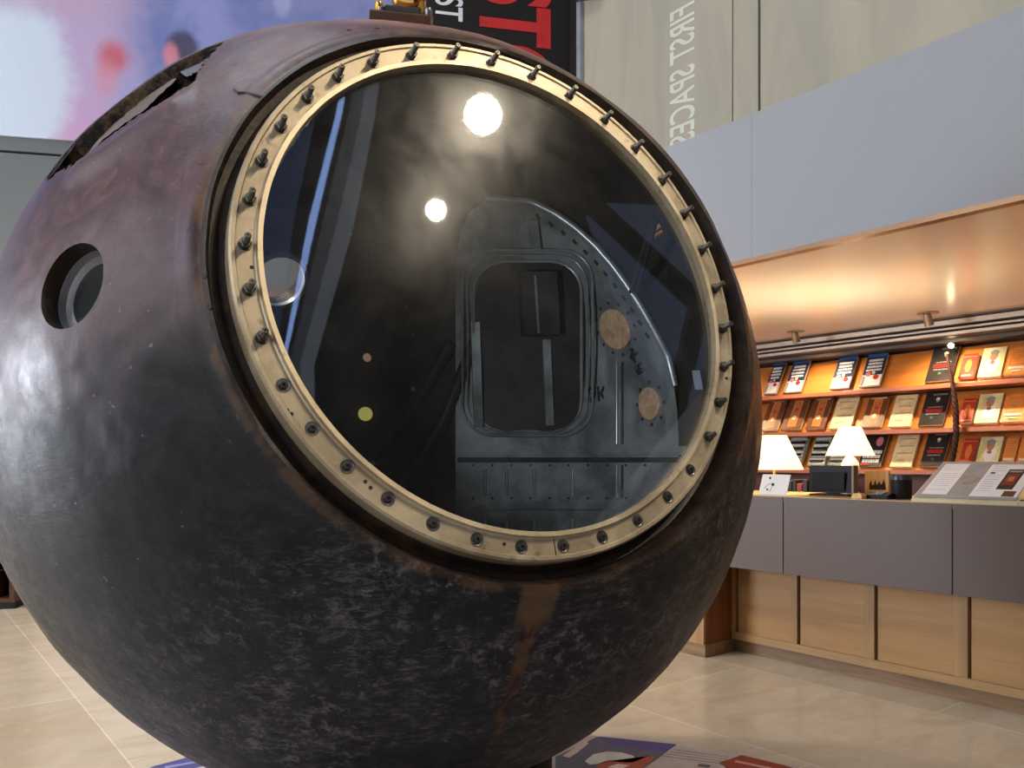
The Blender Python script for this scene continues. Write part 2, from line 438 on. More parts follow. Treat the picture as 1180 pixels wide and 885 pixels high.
# --- hatch ring
n = N('bare_ring_metal'); v = n.coord(); f = n.noise(v, 7, 6, .65, .6); g = n.noise(n.mapping(v, (60, 8, 60)), 3, 4); k_ = n.noise(v, 30, 3)
c_ = n.mix(n.rng(f, .35, .68), lin((172, 154, 124)), lin((202, 186, 156))); c_ = n.mix(n.math('MULTIPLY', n.rng(k_, .62, .75), .5), c_, lin((110, 82, 52)))
n.bsdf(c_, n.rng(f, .3, .7, .32, .5), .4, .5, g, .1, .003); M_ring = n.m
bm = bmesh.new()
lathe(bm, [(.556, .935), (.556, .962), (.566, .963), (.568, .953), (.571, .951), (.605, .951), (.607, .955), (.614, .955), (.618, .948), (.620, .905), (.58, .905), (.575, .935)], RC, AX, 192, close=True)
ring = obj('hatch_ring', bm, M_ring, cap, smooth=25)
bm = bmesh.new()
for r_, a_ in ((.600, 0), ):
    pass
# studs round the ring, long ones above, flush nuts below
STUDS = [(522,62),(475,63),(431,72),(392,90),(354,111),(322,144),(298,183),(285,228),(280,280),(284,333),(299,389),(325,444),(359,494),(400,538),(448,574),(500,603),(551,620),(602,629),(650,627),(695,618),(735,597),(770,571),(796,540),(818,503),(829,463),(834,422),(832,378),(826,332),(811,287),(791,245),(764,207),(733,170),(698,136),(657,108),(614,84),(567,70)]
M_stud = plain('stud_steel', (96, 92, 84), .38, .9, .5, .2, 30)
M_nut = plain('nut_steel', (120, 116, 112), .35, .9, .5, .2, 30)
M_hole = plain('countersunk_hole', (40, 36, 36), .6, .2)
def ring_hit(px, py, d):
    r = ray(px, py); t = ((RC+AX*d)-CAM).dot(AX)/r.dot(AX); return CAM+r*t-(RC+AX*d)
angs = []
for px, py in STUDS:
    q = ring_hit(px, py, .956); angs.append(math.atan2(q.dot(AV), q.dot(AU)))
for i, ph_ in enumerate(angs):
    o = RC + AX*.951 + (AU*math.cos(ph_)+AV*math.sin(ph_))*.5875
    low = 11 <= i <= 22
    bm = bmesh.new()
    if low:
        lathe(bm, [(.0145, 0), (.0145, .0012), (.0125, .0012), (.0105, .0002), (.0, .0002)], o, AX, 20, 0)
        lathe(bm, [(.0085, .0), (.0085, .0035), (.006, .005), (.0035, .005), (.003, .002), (0, .002)], o, AX, 6, 1)
        s = obj('hatch_bolt', bm, [M_nut, M_hole], ring)
    else:
        lathe(bm, [(.0135, 0), (.0135, .002), (.0, .002)], o, AX, 20, 0)
        lathe(bm, [(.0115, .002), (.0115, .011), (.0095, .0125), (0, .0125)], o, AX, 6, 1)
        pr = [(.0066, .012)]; L = .038 if not (23 <= i <= 24) else .026
        for q in range(9):
            h = .0125 + (L-.0125)*q/9; pr += [(.0066, h), (.0056, h+(L-.0125)/18)]
        pr += [(.0066, L-.001), (.0052, L), (.002, L), (.002, L-.002), (0, L-.002)]
        lathe(bm, pr, o, AX, 14, 1)
        s = obj('hatch_bolt', bm, [M_nut, M_stud], ring, smooth=30)
# joint of the ring's lower right segment and the small dowel holes
bm = bmesh.new()
q = ring_hit(639, 628, .951); ph_ = math.atan2(q.dot(AV), q.dot(AU)); d_ = AU*math.cos(ph_)+AV*math.sin(ph_); t_ = AX.cross(d_)
prism(bm, [RC+AX*.9495+d_*.570-t_*.0008, RC+AX*.9495+d_*.570+t_*.0008, RC+AX*.9495+d_*.606+t_*.0008, RC+AX*.9495+d_*.606-t_*.0008], AX*.0025)
obj('ring_joint', bm, M_hole, ring)
for px, py in ((331,473),(336,477),(421,555),(427,562),(290,308),(820,446),(837,436),(581,627)):
    q = ring_hit(px, py, .951); bm = bmesh.new(); lathe(bm, [(0, 0), (.004, 0), (.004, .0008), (0, .0008)], RC+AX*.951+q, AX, 12)
    obj('dowel_hole', bm, M_hole, ring)

# --- hatch glass: slightly domed acrylic sheet
GD = .002
ng = thin_glass('hatch_glass', 1.56, (.92, .92, .91, 1)); M_glass = ng.m
v = ng.coord(); f = ng.noise(v, 5, 7, .7, .8); g2 = ng.noise(ng.mapping(v, (40, 40, 3), rot=(.3, .2, .4)), 1.5, 5)
df = ng.add('ShaderNodeBsdfDiffuse'); df.inputs[0].default_value = (.55, .50, .44, 1)
gs = ng.add('ShaderNodeBsdfGlossy'); gs.inputs['Roughness'].default_value = .22
m2 = ng.add('ShaderNodeMixShader'); ng.val(m2.inputs[0], .55); ng.link(df.outputs[0], m2.inputs[1]); ng.link(gs.outputs[0], m2.inputs[2])
m3 = ng.add('ShaderNodeMixShader'); ng.link(ng.math('ADD', ng.rng(f, .3, .8, .006, .022), ng.rng(g2, .66, .8, 0, .012)), m3.inputs[0])
ng.link(ng.out.inputs[0].links[0].from_socket, m3.inputs[1]); ng.link(m2.outputs[0], m3.inputs[2]); ng.link(m3.outputs[0], ng.out.inputs[0])
bm = bmesh.new()
pr = [(0, .945+GD)] + [(.556*k/20, .945+GD*(1-(k/20)**2)) for k in range(1, 21)] + [(.556*k/20, .939+GD*(1-(k/20)**2)) for k in range(20, 0, -1)] + [(0, .939+GD)]
lathe(bm, pr, RC, AX, 128)
obj('hatch_glass', bm, M_glass, cap, smooth=40)

# --- torn skin: a dark curled edge along the top, a grey tongue and a crumbled strip
def strip_px(bm, top, bot, r_top, r_bot, thick, mi=0, nu=None, jag=0):
    """sheet on the near side of the ball between two sight-line curves, with thickness"""
    nu = len(top); g = []
    for k in range(2):
        rows = []
        for i in range(nu):
            col_ = []
            for s in range(5):
                t = s/4; x = top[i][0]*(1-t)+bot[i][0]*t; y = top[i][1]*(1-t)+bot[i][1]*t
                j = jag*noise.noise(Vector((i*1.7, s*3.1, 4))) if 0 < i < nu-1 else 0
                col_.append(bm.verts.new(sph_hit(x+j, y+j, r_top*(1-t)+r_bot*t - thick*k + .004*noise.noise(Vector((x*.05, y*.05, 2))))))
            rows.append(col_)
        g.append(rows)
    fs = []
    for k in range(2):
        for i in range(nu-1):
            for s in range(4):
                q = (g[k][i][s], g[k][i+1][s], g[k][i+1][s+1], g[k][i][s+1]); fs.append(bm.faces.new(q if k == 0 else q[::-1]))
    for i in range(nu-1):
        fs.append(bm.faces.new((g[0][i][0], g[1][i][0], g[1][i+1][0], g[0][i+1][0])))
        fs.append(bm.faces.new((g[0][i][4], g[0][i+1][4], g[1][i+1][4], g[1][i][4])))
    for s in range(4):
        fs.append(bm.faces.new((g[0][0][s], g[0][0][s+1], g[1][0][s+1], g[1][0][s])))
        fs.append(bm.faces.new((g[0][nu-1][s], g[1][nu-1][s], g[1][nu-1][s+1], g[0][nu-1][s+1])))
    for f in fs: f.material_index = mi
def dens(c, n=28):
    L = [0]
    for a, b in zip(c[:-1], c[1:]): L.append(L[-1]+math.hypot(b[0]-a[0], b[1]-a[1]))
    out = []
    for k in range(n):
        s = L[-1]*k/(n-1); i = max(j for j in range(len(L)) if L[j] <= s+1e-9); i = min(i, len(c)-2)
        t = (s-L[i])/(L[i+1]-L[i]) if L[i+1] > L[i] else 0
        out.append((c[i][0]*(1-t)+c[i+1][0]*t, c[i][1]*(1-t)+c[i+1][1]*t))
    return out
M_flap = plain('scorched_sheet', (44, 36, 32), .55, .1, .4, .5, 12, .3)
M_tongue = plain('grey_insulation', (100, 88, 82), .7, 0, .3, .3, 10, .4)
bm = bmesh.new()
strip_px(bm, dens([(57,205),(70,186),(86,163),(107,138),(127,119),(154,101),(178,85),(203,72),(223,62),(253,54)]), dens([(58,205),(71,187),(87.5,165),(108.5,140),(128.5,121),(155,103),(179,87.5),(204,74),(224,63.5),(253.5,54.5)]), 1.150, 1.148, .005, jag=1.2)
obj('torn_flap', bm, M_flap, cap, smooth=50, label='dark curled edge of the torn skin')
bm = bmesh.new()
strip_px(bm, dens([(106,170),(120,154),(137,138),(158,120),(174,107),(186,97),(202,90)]), dens([(97,182),(113,166),(138,146),(162,130),(173,121),(184,108),(203,91)]), 1.128, 1.143, .006, jag=1.5)
obj('torn_flap', bm, M_tongue, cap, smooth=50, label='grey tongue of insulation in the tear')
bm = bmesh.new()
strip_px(bm, dens([(206,82),(222,73),(240,64),(247,60)]), dens([(214,88),(226,84),(236,75),(245,63)]), 1.134, 1.142, .006, jag=2)
obj('torn_flap', bm, plain('blue_grey_sheet', (84, 84, 98), .6, 0, .4, .3, 10, .3), cap, smooth=50, label='blue grey scrap at the upper end of the tear')
bm = bmesh.new(); rnd = random.Random(11)
for k in range(60):
    t = rnd.random(); x = 100+68*t+rnd.uniform(-3, 3); y = 163-62*t+rnd.uniform(-4, 4); p = sph_hit(x, y, 1.122); d = shell_dir(p); q = rnd.uniform(.006, .014)
    lathe(bm, [(0, -q), (q*.8, -q*.5), (q, 0), (q*.7, q*.6), (0, q)], p, (d+Vector((rnd.uniform(-.5,.5), rnd.uniform(-.5,.5), 0))).normalized(), 6)
fo = obj('crumbled_foam', bm, plain('foam_tan', (150, 118, 76), .9, 0, .2, .5, 30), cap); fo['kind'] = 'stuff'
# crack, small holes in the skin near the hatch
bm = bmesh.new()
skin = lambda x, y, h=0: CEN + shell_dir(sph_hit(x, y, R))*(R + bump_out(shell_dir(sph_hit(x, y, R)), None) + h)
tube(bm, [skin(x, y, .0005) for x, y in ((270,104),(276,108),(284,108),(291,110),(298,111),(305,113))], [.002, .0035, .003, .004, .004, .003], 6)
obj('crack', bm, M_hole, hull)
for px, py in ((317,90),(236,318),(242,354),(402,36),(434,33)):
    bm = bmesh.new(); lathe(bm, [(0, -.004), (.0055, -.004), (.0055, .0012), (0, .0012)], skin(px, py), shell_dir(sph_hit(px, py, R)), 12)
    obj('rivet_hole', bm, M_hole, hull)

# --- bracket on top
bt = sph_hit(462, 22, R); bd = shell_dir(bt)
bt = sph_hit(463, 21, R); bN = shell_dir(bt); bX = d2w((1, 0, 0)); bX = (bX-bN*bX.dot(bN)).normalized(); bY = bN.cross(bX)
bt = CEN + bN*(R + bump_out(bN, None))
def cpart(name, bm, m, par, **k):
    place(bm, bt, bX, bY, bN); return obj(name, bm, m, par, **k)
tb = cpart('top_bracket', B(-.078, -.045, -.02, .078, .045, .020, bev=.004), plain('brown_block', (88, 60, 48), .5, .2), cap)
bm = bmesh.new(); box(bm, -.040, -.035, .018, .050, .035, .034, bev=.003); cpart('base_plate', bm, M_dsteel, tb)
bm = bmesh.new(); lathe(bm, [(.026, -.009), (.040, -.009), (.040, .009), (.026, .009)], (.012, 0, .052), (.1, -.5, 1), 28, close=True); cpart('ring_eye', bm, M_brass, tb, smooth=35)
bm = bmesh.new(); box(bm, .038, -.02, .018, .060, .02, .062, bev=.004); box(bm, .030, -.028, .05, .064, .0, .066, bev=.003); cpart('clip', bm, M_brass, tb)
bm = bmesh.new(); lathe(bm, [(0, .015), (.011, .015), (.011, .034), (.007, .040), (0, .040)], (-.058, -.01, 0), (0,0,1), 12); cpart('bolt', bm, M_brass, tb, smooth=35)
bm = bmesh.new(); lathe(bm, [(0, .015), (.011, .015), (.011, .030), (.007, .036), (0, .036)], (.069, -.02, 0), (0,0,1), 12); cpart('bolt', bm, M_steel, tb, smooth=35)
bm = bmesh.new(); lathe(bm, [(0, .015), (.009, .015), (.009, .028), (0, .030)], (-.048, -.032, 0), (0,0,1), 12); cpart('bolt', bm, M_steel, tb, smooth=35)

# --- inside of the cabin, built on the far wall of the shell
def far(px, py, rad=1.066): return sph_hit(px, py, rad, True)
n = N('grey_cabin_metal'); v = n.coord(); f = n.noise(v, 5, 6, .65, .4); g = n.noise(v, 40, 3)
c_ = n.mix(n.rng(f, .32, .7), lin((120, 126, 128)), lin((176, 182, 184))); n.bsdf(c_, n.rng(f, .3, .7, .35, .55), .5, .5, g, .1, .004); M_cabin = n.m
M_cabind = plain('dark_cabin_metal', (62, 62, 64), .45, .5, .5, .25, 9)
M_rib = plain('rib_metal', (170, 176, 178), .35, .6, .5, .15, 9)
def patch(bm, rows, rad, thick, nu=20, mi=0):
    """rows: (y, xl, xr) -> sheet following the far wall"""
    g = [[], []]
    for k in range(2):
        for y, a, b in rows: g[k].append([bm.verts.new(far(a+(b-a)*i/nu, y, rad-thick*(1-k))) for i in range(nu+1)])
    nr = len(rows); fs = []
    for k in range(2):
        for j in range(nr-1):
            for i in range(nu): fs.append(bm.faces.new((g[k][j][i], g[k][j][i+1], g[k][j+1][i+1], g[k][j+1][i])))
    for j in range(nr-1):
        for i in (0, nu): fs.append(bm.faces.new((g[0][j][i], g[1][j][i], g[1][j+1][i], g[0][j+1][i])))
    for i in range(nu):
        for j in (0, nr-1): fs.append(bm.faces.new((g[0][j][i], g[0][j][i+1], g[1][j][i+1], g[1][j][i])))
    for f in fs: f.material_index = mi
rows = [(y, xl, xr) for y, xl, xr in ((232,560,612),(245,540,640),(262,532,664),(282,528,686),(305,525,706),(330,525,724),(355,525,740),(380,525,754),(410,525,768),(440,525,776),(470,525,780),(500,525,782),(530,525,782),(560,525,780),(590,525,776),(620,525,768),(650,525,750),(670,540,730))]
bm = bmesh.new(); patch(bm, rows, 1.066, .012)
liner = obj('cabin_liner', bm, M_cabin, cap, smooth=40, label='grey metal wall inside the cabin')
bm = bmesh.new(); tube(bm, [far(x, y, 1.052) for x, y in dens([(560,228),(612,232),(640,246),(664,263),(686,283),(706,306),(724,331),(740,356),(754,381),(770,412),(778,445)], 40)], .014, 8)
obj('arched_flange', bm, M_rib, liner, smooth=50)
for x, y in dens([(618,247),(640,260),(660,276),(682,297),(700,318),(716,340),(731,362),(744,384)], 12):
    p = far(x, y, 1.05); q = far(x+4, y+5, 1.05); bm = bmesh.new(); tube(bm, [p, q], .006, 6); obj('slot', bm, M_hole, liner)
def rib(pts, r, m=M_rib, name='rib', par=None, rad=1.05):
    bm = bmesh.new(); tube(bm, [far(x, y, rad) for x, y in dens(pts, max(6, 3*len(pts)))], r, 8); return obj(name, bm, m, par or liner, smooth=50)
# rails and ribs low on the wall
for y in (521, 584):
    bm = bmesh.new(); patch(bm, [(y-7, 527, 798), (y+3, 527, 800)], 1.056, .016, 24); obj('rail', bm, M_cabin, liner, smooth=40)
bm = bmesh.new(); patch(bm, [(527, 527, 798), (533, 527, 798)], 1.055, .003, 24); obj('rail_gap', bm, M_cabind, liner, smooth=40)
for x in (559, 584, 616, 660): rib([(x, 541), (x, 572)], .007)
for x in (559, 584, 616, 660): rib([(x, 598), (x, 636)], .007)
for x in (583, 620): rib([(x, 424), (x, 474)], .007)
rib([(711, 417), (711, 512)], .009); rib([(717, 417), (717, 512)], .006, M_cabind)
rib([(711, 536), (711, 574)], .008); rib([(717, 536), (717, 574)], .006, M_cabind)
for y in (516, 536, 574):
    for x in range(545, 792, 22):
        p = far(x, y, 1.046); bm = bmesh.new(); lathe(bm, [(.005, -.004), (.004, .002), (0, .003)], p, (CEN-p), 8); obj('rivet', bm, M_cabind, liner)
# round-cornered door with a beaded edge
def rrect(x0, y0, x1, y1, r):
    out = []
    for cx, cy, a0 in ((x1-r, y0+r, -90), (x1-r, y1-r, 0), (x0+r, y1-r, 90), (x0+r, y0+r, 180)):
        for k in range(7):
            a = math.radians(a0+15*k); out.append((cx+r*math.cos(a), cy+r*math.sin(a)))
    return out
bm = bmesh.new()
patch(bm, [(y, 548+q, 668-q) for y, q in ((303, 34), (307, 18), (315, 8), (328, 2), (345, 0), (400, 0), (450, 0), (475, 2), (486, 8), (493, 18), (497, 34))], 1.054, .018, 16)
door = obj('equipment_door', bm, M_cabind, cap, smooth=40, label='dark rounded door in the cabin wall')
for off, rr in ((0, .007), (7, .004), (13, .006)):
    pts = rrect(546-off, 301-off, 670+off, 497+off*.4, 36)
    bm = bmesh.new(); tube(bm, [far(x, y, 1.046) for x, y in pts], rr, 8, closed=True); obj('door_bead', bm, M_rib, door, smooth=50)
# instrument box, brackets, seat edge
def facebox(x0, y0, x1, y1, depth, rad=1.04):
    P = [far(x, y, rad) for x, y in ((x0, y1), (x1, y1), (x1-4, y0), (x0-4, y0))]
    bm = bmesh.new(); prism(bm, P, (CAM-CEN).normalized()*depth); return bm
ib = obj('instrument_box', facebox(600, 318, 640, 388, .10), M_cabind, cap)
bm = bmesh.new(); q = (CAM-CEN).normalized()*.103; tube(bm, [far(612, 322, 1.04)+q, far(616, 386, 1.04)+q], .006, 8); obj('bright_edge', bm, M_rib, ib, smooth=50)
for x0, y0, x1, y1 in ((546, 372, 556, 492), (628, 392, 637, 490), (612, 256, 622, 288)):
    obj('bracket', facebox(x0, y0, x1, y1, .03, 1.05), M_rib if y0 < 300 else M_cabin, cap)
# tan discs with their ring of screws
n = N('tan_disc'); v = n.coord(); f = n.noise(v, 16, 7, .7, 2); c_ = n.mix(n.rng(f, .35, .65), lin((178, 140, 104)), lin((214, 180, 146))); c_ = n.mix(n.rng(f, .62, .72), c_, lin((150, 104, 70)))
n.bsdf(c_, .7, 0, .3, f, .2, .004); M_tan = n.m
def disc(name, px, py, rpx, m, screws=0, h=.014, par=None, seg=40, label=None, rad=1.05):
    p = far(px, py, rad); d = (CEN-p).normalized(); r = rpx/F*(p-CAM).dot(d2w((0,1,0)))
    bm = bmesh.new(); lathe(bm, [(0, -.01), (r, -.01), (r, h*.7), (r*.95, h), (0, h)], p, d, seg)
    o = obj(name, bm, m, par or cap, smooth=35, label=label)
    if screws:
        ax, u, v = frame_of(d)
        for k in range(screws):
            a = 2*PI*k/screws; c = p+(u*math.cos(a)+v*math.sin(a))*(r*1.28)
            bm = bmesh.new(); lathe(bm, [(.008, -.006), (.007, .004), (0, .006)], c, d, 8); obj('screw', bm, M_cabind, o)
    return o
disc('access_cover', 710, 379, 24, M_tan, 12, label='round tan cover on the cabin wall')
disc('access_cover', 750, 465, 19, M_tan, 8, label='smaller tan cover on the cabin wall', rad=1.05)
disc('warning_lamp', 421, 477, 8, glow('yellow_green_lamp', (206, 204, 110), .5), label='small glowing yellow green lamp')  # plain discs given a glow to stay visible in the dark cabin
disc('warning_lamp', 423, 412, 4.5, glow('pink_lamp', (190, 152, 132), .4), label='tiny pinkish lamp')
disc('dark_knob', 466, 398, 7, M_black, h=.03)
disc('dark_knob', 372, 486, 12, M_cabind, h=.03)
for x, y in ((403,268),(429,291),(450,315),(468,352),(476,386),(476,448),(466,478),(449,508),(430,534)):
    disc('screw_head', x, y, 2.6, M_steel, seg=10, h=.01)
# dark curved bands standing in for reflections, low on the left
for a, b in (((520, 395), (400, 552)), ((548, 392), (440, 590))):
    bm = bmesh.new(); tube(bm, [far(x, y, 1.045) for x, y in dens([a, ((a[0]+b[0])/2+14, (a[1]+b[1])/2), b], 14)], .028, 8); obj('curved_channel', bm, M_cabind, cap, smooth=50)
# double rod with orange ends and a white label on the right
for dx in (0, 7):
    bm = bmesh.new(); tube(bm, [far(727+dx, 336, 1.03), far(782+dx, 226, 1.03)], .008, 8)
    o = obj('rod', bm, M_cabind, cap, smooth=50)
M_orange = plain('orange_plastic', (226, 150, 92), .5)
for x, y in ((757, 262), (760, 269)): disc('orange_tag', x, y, 3.5, M_orange, h=.02, seg=12, rad=1.03)
obj('label_plate', facebox(801, 427, 809, 449, .01, 1.04), plain('pale_blue_plate', (150, 160, 178), .5), cap)
# added fill lamp inside, hidden low on the left behind the ring
lp = CEN + AX*.72 - AU*.66 - AV*.12; ld = (far(745, 400) - lp).normalized()
bm = bmesh.new(); lathe(bm, [(0, -.05), (.03, -.05), (.034, .02), (.028, .02), (.02, 0), (0, 0)], lp, ld, 20); cl_ = obj('cabin_lamp', bm, M_dark, cap, smooth=35)
bm = bmesh.new(); lathe(bm, [(0, .002), (.018, .002), (.018, .006), (0, .008)], lp, ld, 16); obj('bulb', bm, glow('cabin_bulb', (230, 236, 255), 3), cl_)
bm = bmesh.new(); tube(bm, [lp-ld*.04, lp-ld*.06-AX*.05-AU*.15], .008, 6); obj('lamp_arm', bm, M_dark, cl_)
L = bpy.data.lights.new('cabin_light', 'SPOT'); L.energy = 42; L.color = (.86, .93, 1); L.spot_size = math.radians(74); L.spot_blend = 1; L.shadow_soft_size = .02
lo = bpy.data.objects.new('cabin_light', L); C.objects.link(lo); lo.location = lp+ld*.06; lo.rotation_euler = ld.to_track_quat('-Z', 'Y').to_euler()
# stencilled letters
def stencil(s, px, py, size, ang):
    p = far(px, py, 1.0525); d = (CEN-p).normalized(); ax, u, v = frame_of(d); u = -u if u.dot(d2w((1,0,0))) < 0 else u
    X = u*math.cos(ang)+v*math.sin(ang); Z = v*math.cos(ang)-u*math.sin(ang)
    bm = text_bm(s, size, .004, .002); xs = [q.co.x for q in bm.verts]; zs = [q.co.z for q in bm.verts]
    for q in bm.verts: q.co.x -= (min(xs)+max(xs))/2; q.co.z -= (min(zs)+max(zs))/2
    place(bm, p, X, -d, Z); obj('stencil_letters', bm, M_hole, liner)
stencil('\u042f\u041a', 688, 454, .075, 0)
stencil('\u041a', 731, 410, .055, -.7); stencil('\u0418', 737, 425, .055, -1.2)

# --- black ring stand
bm = bmesh.new(); zt = CEN.z - math.sqrt(R*R-.515**2); zi = CEN.z - math.sqrt((R+.012)**2-.43**2)
lathe(bm, [(.515, .021), (.515, zt-.014), (.43, zi-.006), (.43, .021)], (CEN.x, CEN.y, 0), (0,0,1), 96, close=True)
stand = thing('display_stand', 'black round plinth under the scorched capsule', 'stand', (CEN.x, CEN.y, .021))
obj('drum', bm, M_blackm, stand, smooth=35)
bm = bmesh.new(); lathe(bm, [(.50, .022), (.535, .022), (.535, .05), (.515, .06), (.50, .06)], (CEN.x, CEN.y, 0), (0,0,1), 96, close=True); obj('foot_ring', bm, M_dark, stand, smooth=35)

# ================================================================== THE HALL
# floor of large marble slabs
n = N('marble_floor'); v = n.coord('Object'); s = n.sep(v)
cmb = n.add('ShaderNodeCombineXYZ'); n.link(n.math('ADD', s[1], -3.79+18.3), cmb.inputs[0]); n.link(n.math('ADD', s[0], -.84+11.5), cmb.inputs[1])
br = n.add('ShaderNodeTexBrick', offset=.35, offset_frequency=3); n.link(cmb.outputs[0], br.inputs['Vector'])
for k_, q in (('Scale', 1.0), ('Brick Width', 1.83), ('Row Height', 1.15), ('Mortar Size', .0035), ('Mortar Smooth', .1), ('Bias', 0.0)): br.inputs[k_].default_value = q
br.inputs['Color1'].default_value = lin((204, 190, 168)); br.inputs['Color2'].default_value = lin((188, 172, 148)); br.inputs['Mortar'].default_value = lin((232, 216, 190))
f = n.noise(n.mapping(v, (1, 2.2, 1)), 1.6, 7, .62, 1.0); g = n.noise(v, 7, 5, .6, .6)
c_ = n.mix(n.math('MULTIPLY', n.rng(f, .38, .68), .4), br.outputs['Color'], lin((168, 146, 118))); c_ = n.mix(n.math('MULTIPLY', n.rng(g, .5, .75), .2), c_, lin((230, 210, 180)))
n.bsdf(c_, n.rng(g, .3, .7, .12, .2), 0, .45); M_floor = n.m
bm = B(-7, -6, -.1, 8.2, 13, 0)
fl = obj('floor', bm, M_floor, local=True); fl['kind'] = 'structure'
ceil_z = 12.0
bm = bmesh.new(); box(bm, -7, -6, ceil_z, -4, 13, ceil_z+.15); box(bm, 1.5, -6, ceil_z, 8.2, 13, ceil_z+.15); box(bm, -4, -6, ceil_z, 1.5, -1, ceil_z+.15); box(bm, -4, 8, ceil_z, 1.5, 13, ceil_z+.15)
struct('ceiling', bm, plain('dark_ceiling', (58, 58, 60), .8))
sk = struct('window_skylight', B(-4, -1, ceil_z+.05, 1.5, 8, ceil_z+.1), glow('skylight', (236, 240, 250), 4.0))  # glowing ceiling panel added as fill light for the hall
for k in range(1, 5): obj('glazing_bar', B(-4, -1+k*1.8-.03, ceil_z-.06, 1.5, -1+k*1.8+.03, ceil_z+.05), M_dark, sk)
# wall of the shop side, left wall and back wall with tall windows
M_wallL = plain('pale_wall', (150, 150, 150), .7)
M_day = glow('window_daylight', (240, 243, 250), 5.0)
M_day2 = glow('window_daylight_blue', (176, 200, 250), 4.0)
def wall_with_windows(axis, pos, lo, hi, ztop, wins, name, mat, gm, idx):
    """wall made of pieces round its openings; wins: (lo, hi, z0, z1)"""
    bm = bmesh.new(); t = .2
    def bx(p0, p1, z0, z1):
        if p1-p0 < 1e-4 or z1-z0 < 1e-4: return
        if axis == 'a': box(bm, pos-t, p0, z0, pos, p1, z1)
        else: box(bm, p0, pos-t, z0, p1, pos, z1)
    cur = lo
    for w in sorted(wins):
        bx(cur, w[0], 0, ztop); bx(w[0], w[1], 0, w[2]); bx(w[0], w[1], w[3], ztop); cur = w[1]
    bx(cur, hi, 0, ztop); struct(name, bm, mat)
    for w in sorted(wins):
        bm = bmesh.new()
        def fr(p0, p1, z0, z1):
            if axis == 'a': box(bm, pos-.14, p0, z0, pos-.06, p1, z1)
            else: box(bm, p0, pos-.14, z0, p1, pos-.06, z1)
        fr(w[0], w[0]+.06, w[2], w[3]); fr(w[1]-.06, w[1], w[2], w[3]); fr(w[0]+.06, w[1]-.06, w[2], w[2]+.06); fr(w[0]+.06, w[1]-.06, w[3]-.06, w[3])
        fm = struct('window_%d' % idx[0], bm, M_dark); idx[0] += 1
        bm = B(pos-.11, w[0]+.06, w[2]+.06, pos-.09, w[1]-.06, w[3]-.06) if axis == 'a' else B(w[0]+.06, pos-.11, w[2]+.06, w[1]-.06, pos-.09, w[3]-.06)
        obj('pane', bm, gm, fm)
idx = [1]
wall_with_windows('a', -6.0, -6, 13, ceil_z, [(-3.5, -.5, 1.0, 6.5), (1.2, 3.4, 3.5, 8.0), (4.2, 6.4, 3.5, 8.0), (7.4, 10.4, .9, 3.6)], 'wall_left', M_wallL, M_day, idx)
bpy.data.objects['window_4'].children[0].data.materials[0] = glow('window_daylight_bright', (236, 242, 255), 34)
struct('wall_back', B(-6, -5.3, 0, 8.2, -5.1, ceil_z), plain('dark_slate_wall', (44, 46, 50), .7))
# added leaning strips at the back wall, some glowing, shaped for hatch glass reflections
def lean(name, pts, m, y0=-5.06, y1=-5.0, kind=True):
    bm = bmesh.new(); prism(bm, [Vector((a, y0, z)) for a, z in pts], (0, y1-y0, 0))
    return struct(name, bm, m)
def strip(l, r): return [(l[0]-(l[1]-l[0])*.35, 3.0), (r[0]-(r[1]-r[0])*.35, 3.0), (r[0], 5.92), (r[1], 8.12), (r[2], 10.26), (r[2]+.4, 11.9), (l[2]+.4, 11.9), (l[2], 10.26), (l[1], 8.12), (l[0], 5.92)]
E0 = (.10, .30, .90); E1 = (.85, 1.28, 1.83); E2 = (.91, 1.46, 2.10); E3 = (.955, 1.565, 2.19); E4 = (1.0, 1.64, 2.28); E5 = (1.12, 1.83, 2.46); E6 = (1.28, 2.05, 2.66)
lean('window_%d' % idx[0], strip(E0, E1), glow('slate_blind', (120, 140, 190), .62)); idx[0] += 1  # slate area made to glow for its reflection
lean('trim_mullion', strip(E1, E2), M_dark, -5.06, -4.95)
lean('window_%d' % idx[0], strip(E2, E3), glow('bright_gap', (150, 185, 250), 5.0)); idx[0] += 1
lean('trim_mullion_thin', strip(E3, E4), M_dark, -5.06, -4.95)
lean('window_%d' % idx[0], strip(E4, E5), glow('grey_blind_dim', (150, 158, 172), .55)); idx[0] += 1  # dimmer side of the column, its shading put into the glow
lean('window_%d' % idx[0], strip(E5, E6), glow('grey_blind', (160, 170, 186), 1.1)); idx[0] += 1  # grey column, its daylit brightness put in as glow
# cross-braced bay further along
struct('window_%d' % idx[0], B(5.5, -5.06, 4.6, 7.9, -5.0, 8.6), glow('far_blind', (130, 150, 190), .5)); idx[0] += 1  # dim glow panel added behind the bracing for its reflection
bm = bmesh.new()
for p, q in (((5.5, 8.6), (7.9, 4.6)), ((7.9, 8.6), (5.5, 4.6))): tube(bm, [Vector((p[0], -4.93, p[1])), Vector((q[0], -4.93, q[1]))], .17, 4)
struct('trim_brace', bm, M_dark)
struct('wall_right', B(8.0, -6, 0, 8.2, 13, ceil_z), plain('right_wall', (96, 92, 88), .7))
struct('wall_end', B(-6, 12.8, 0, 8.0, 13, ceil_z), plain('end_wall', (120, 118, 114), .7))

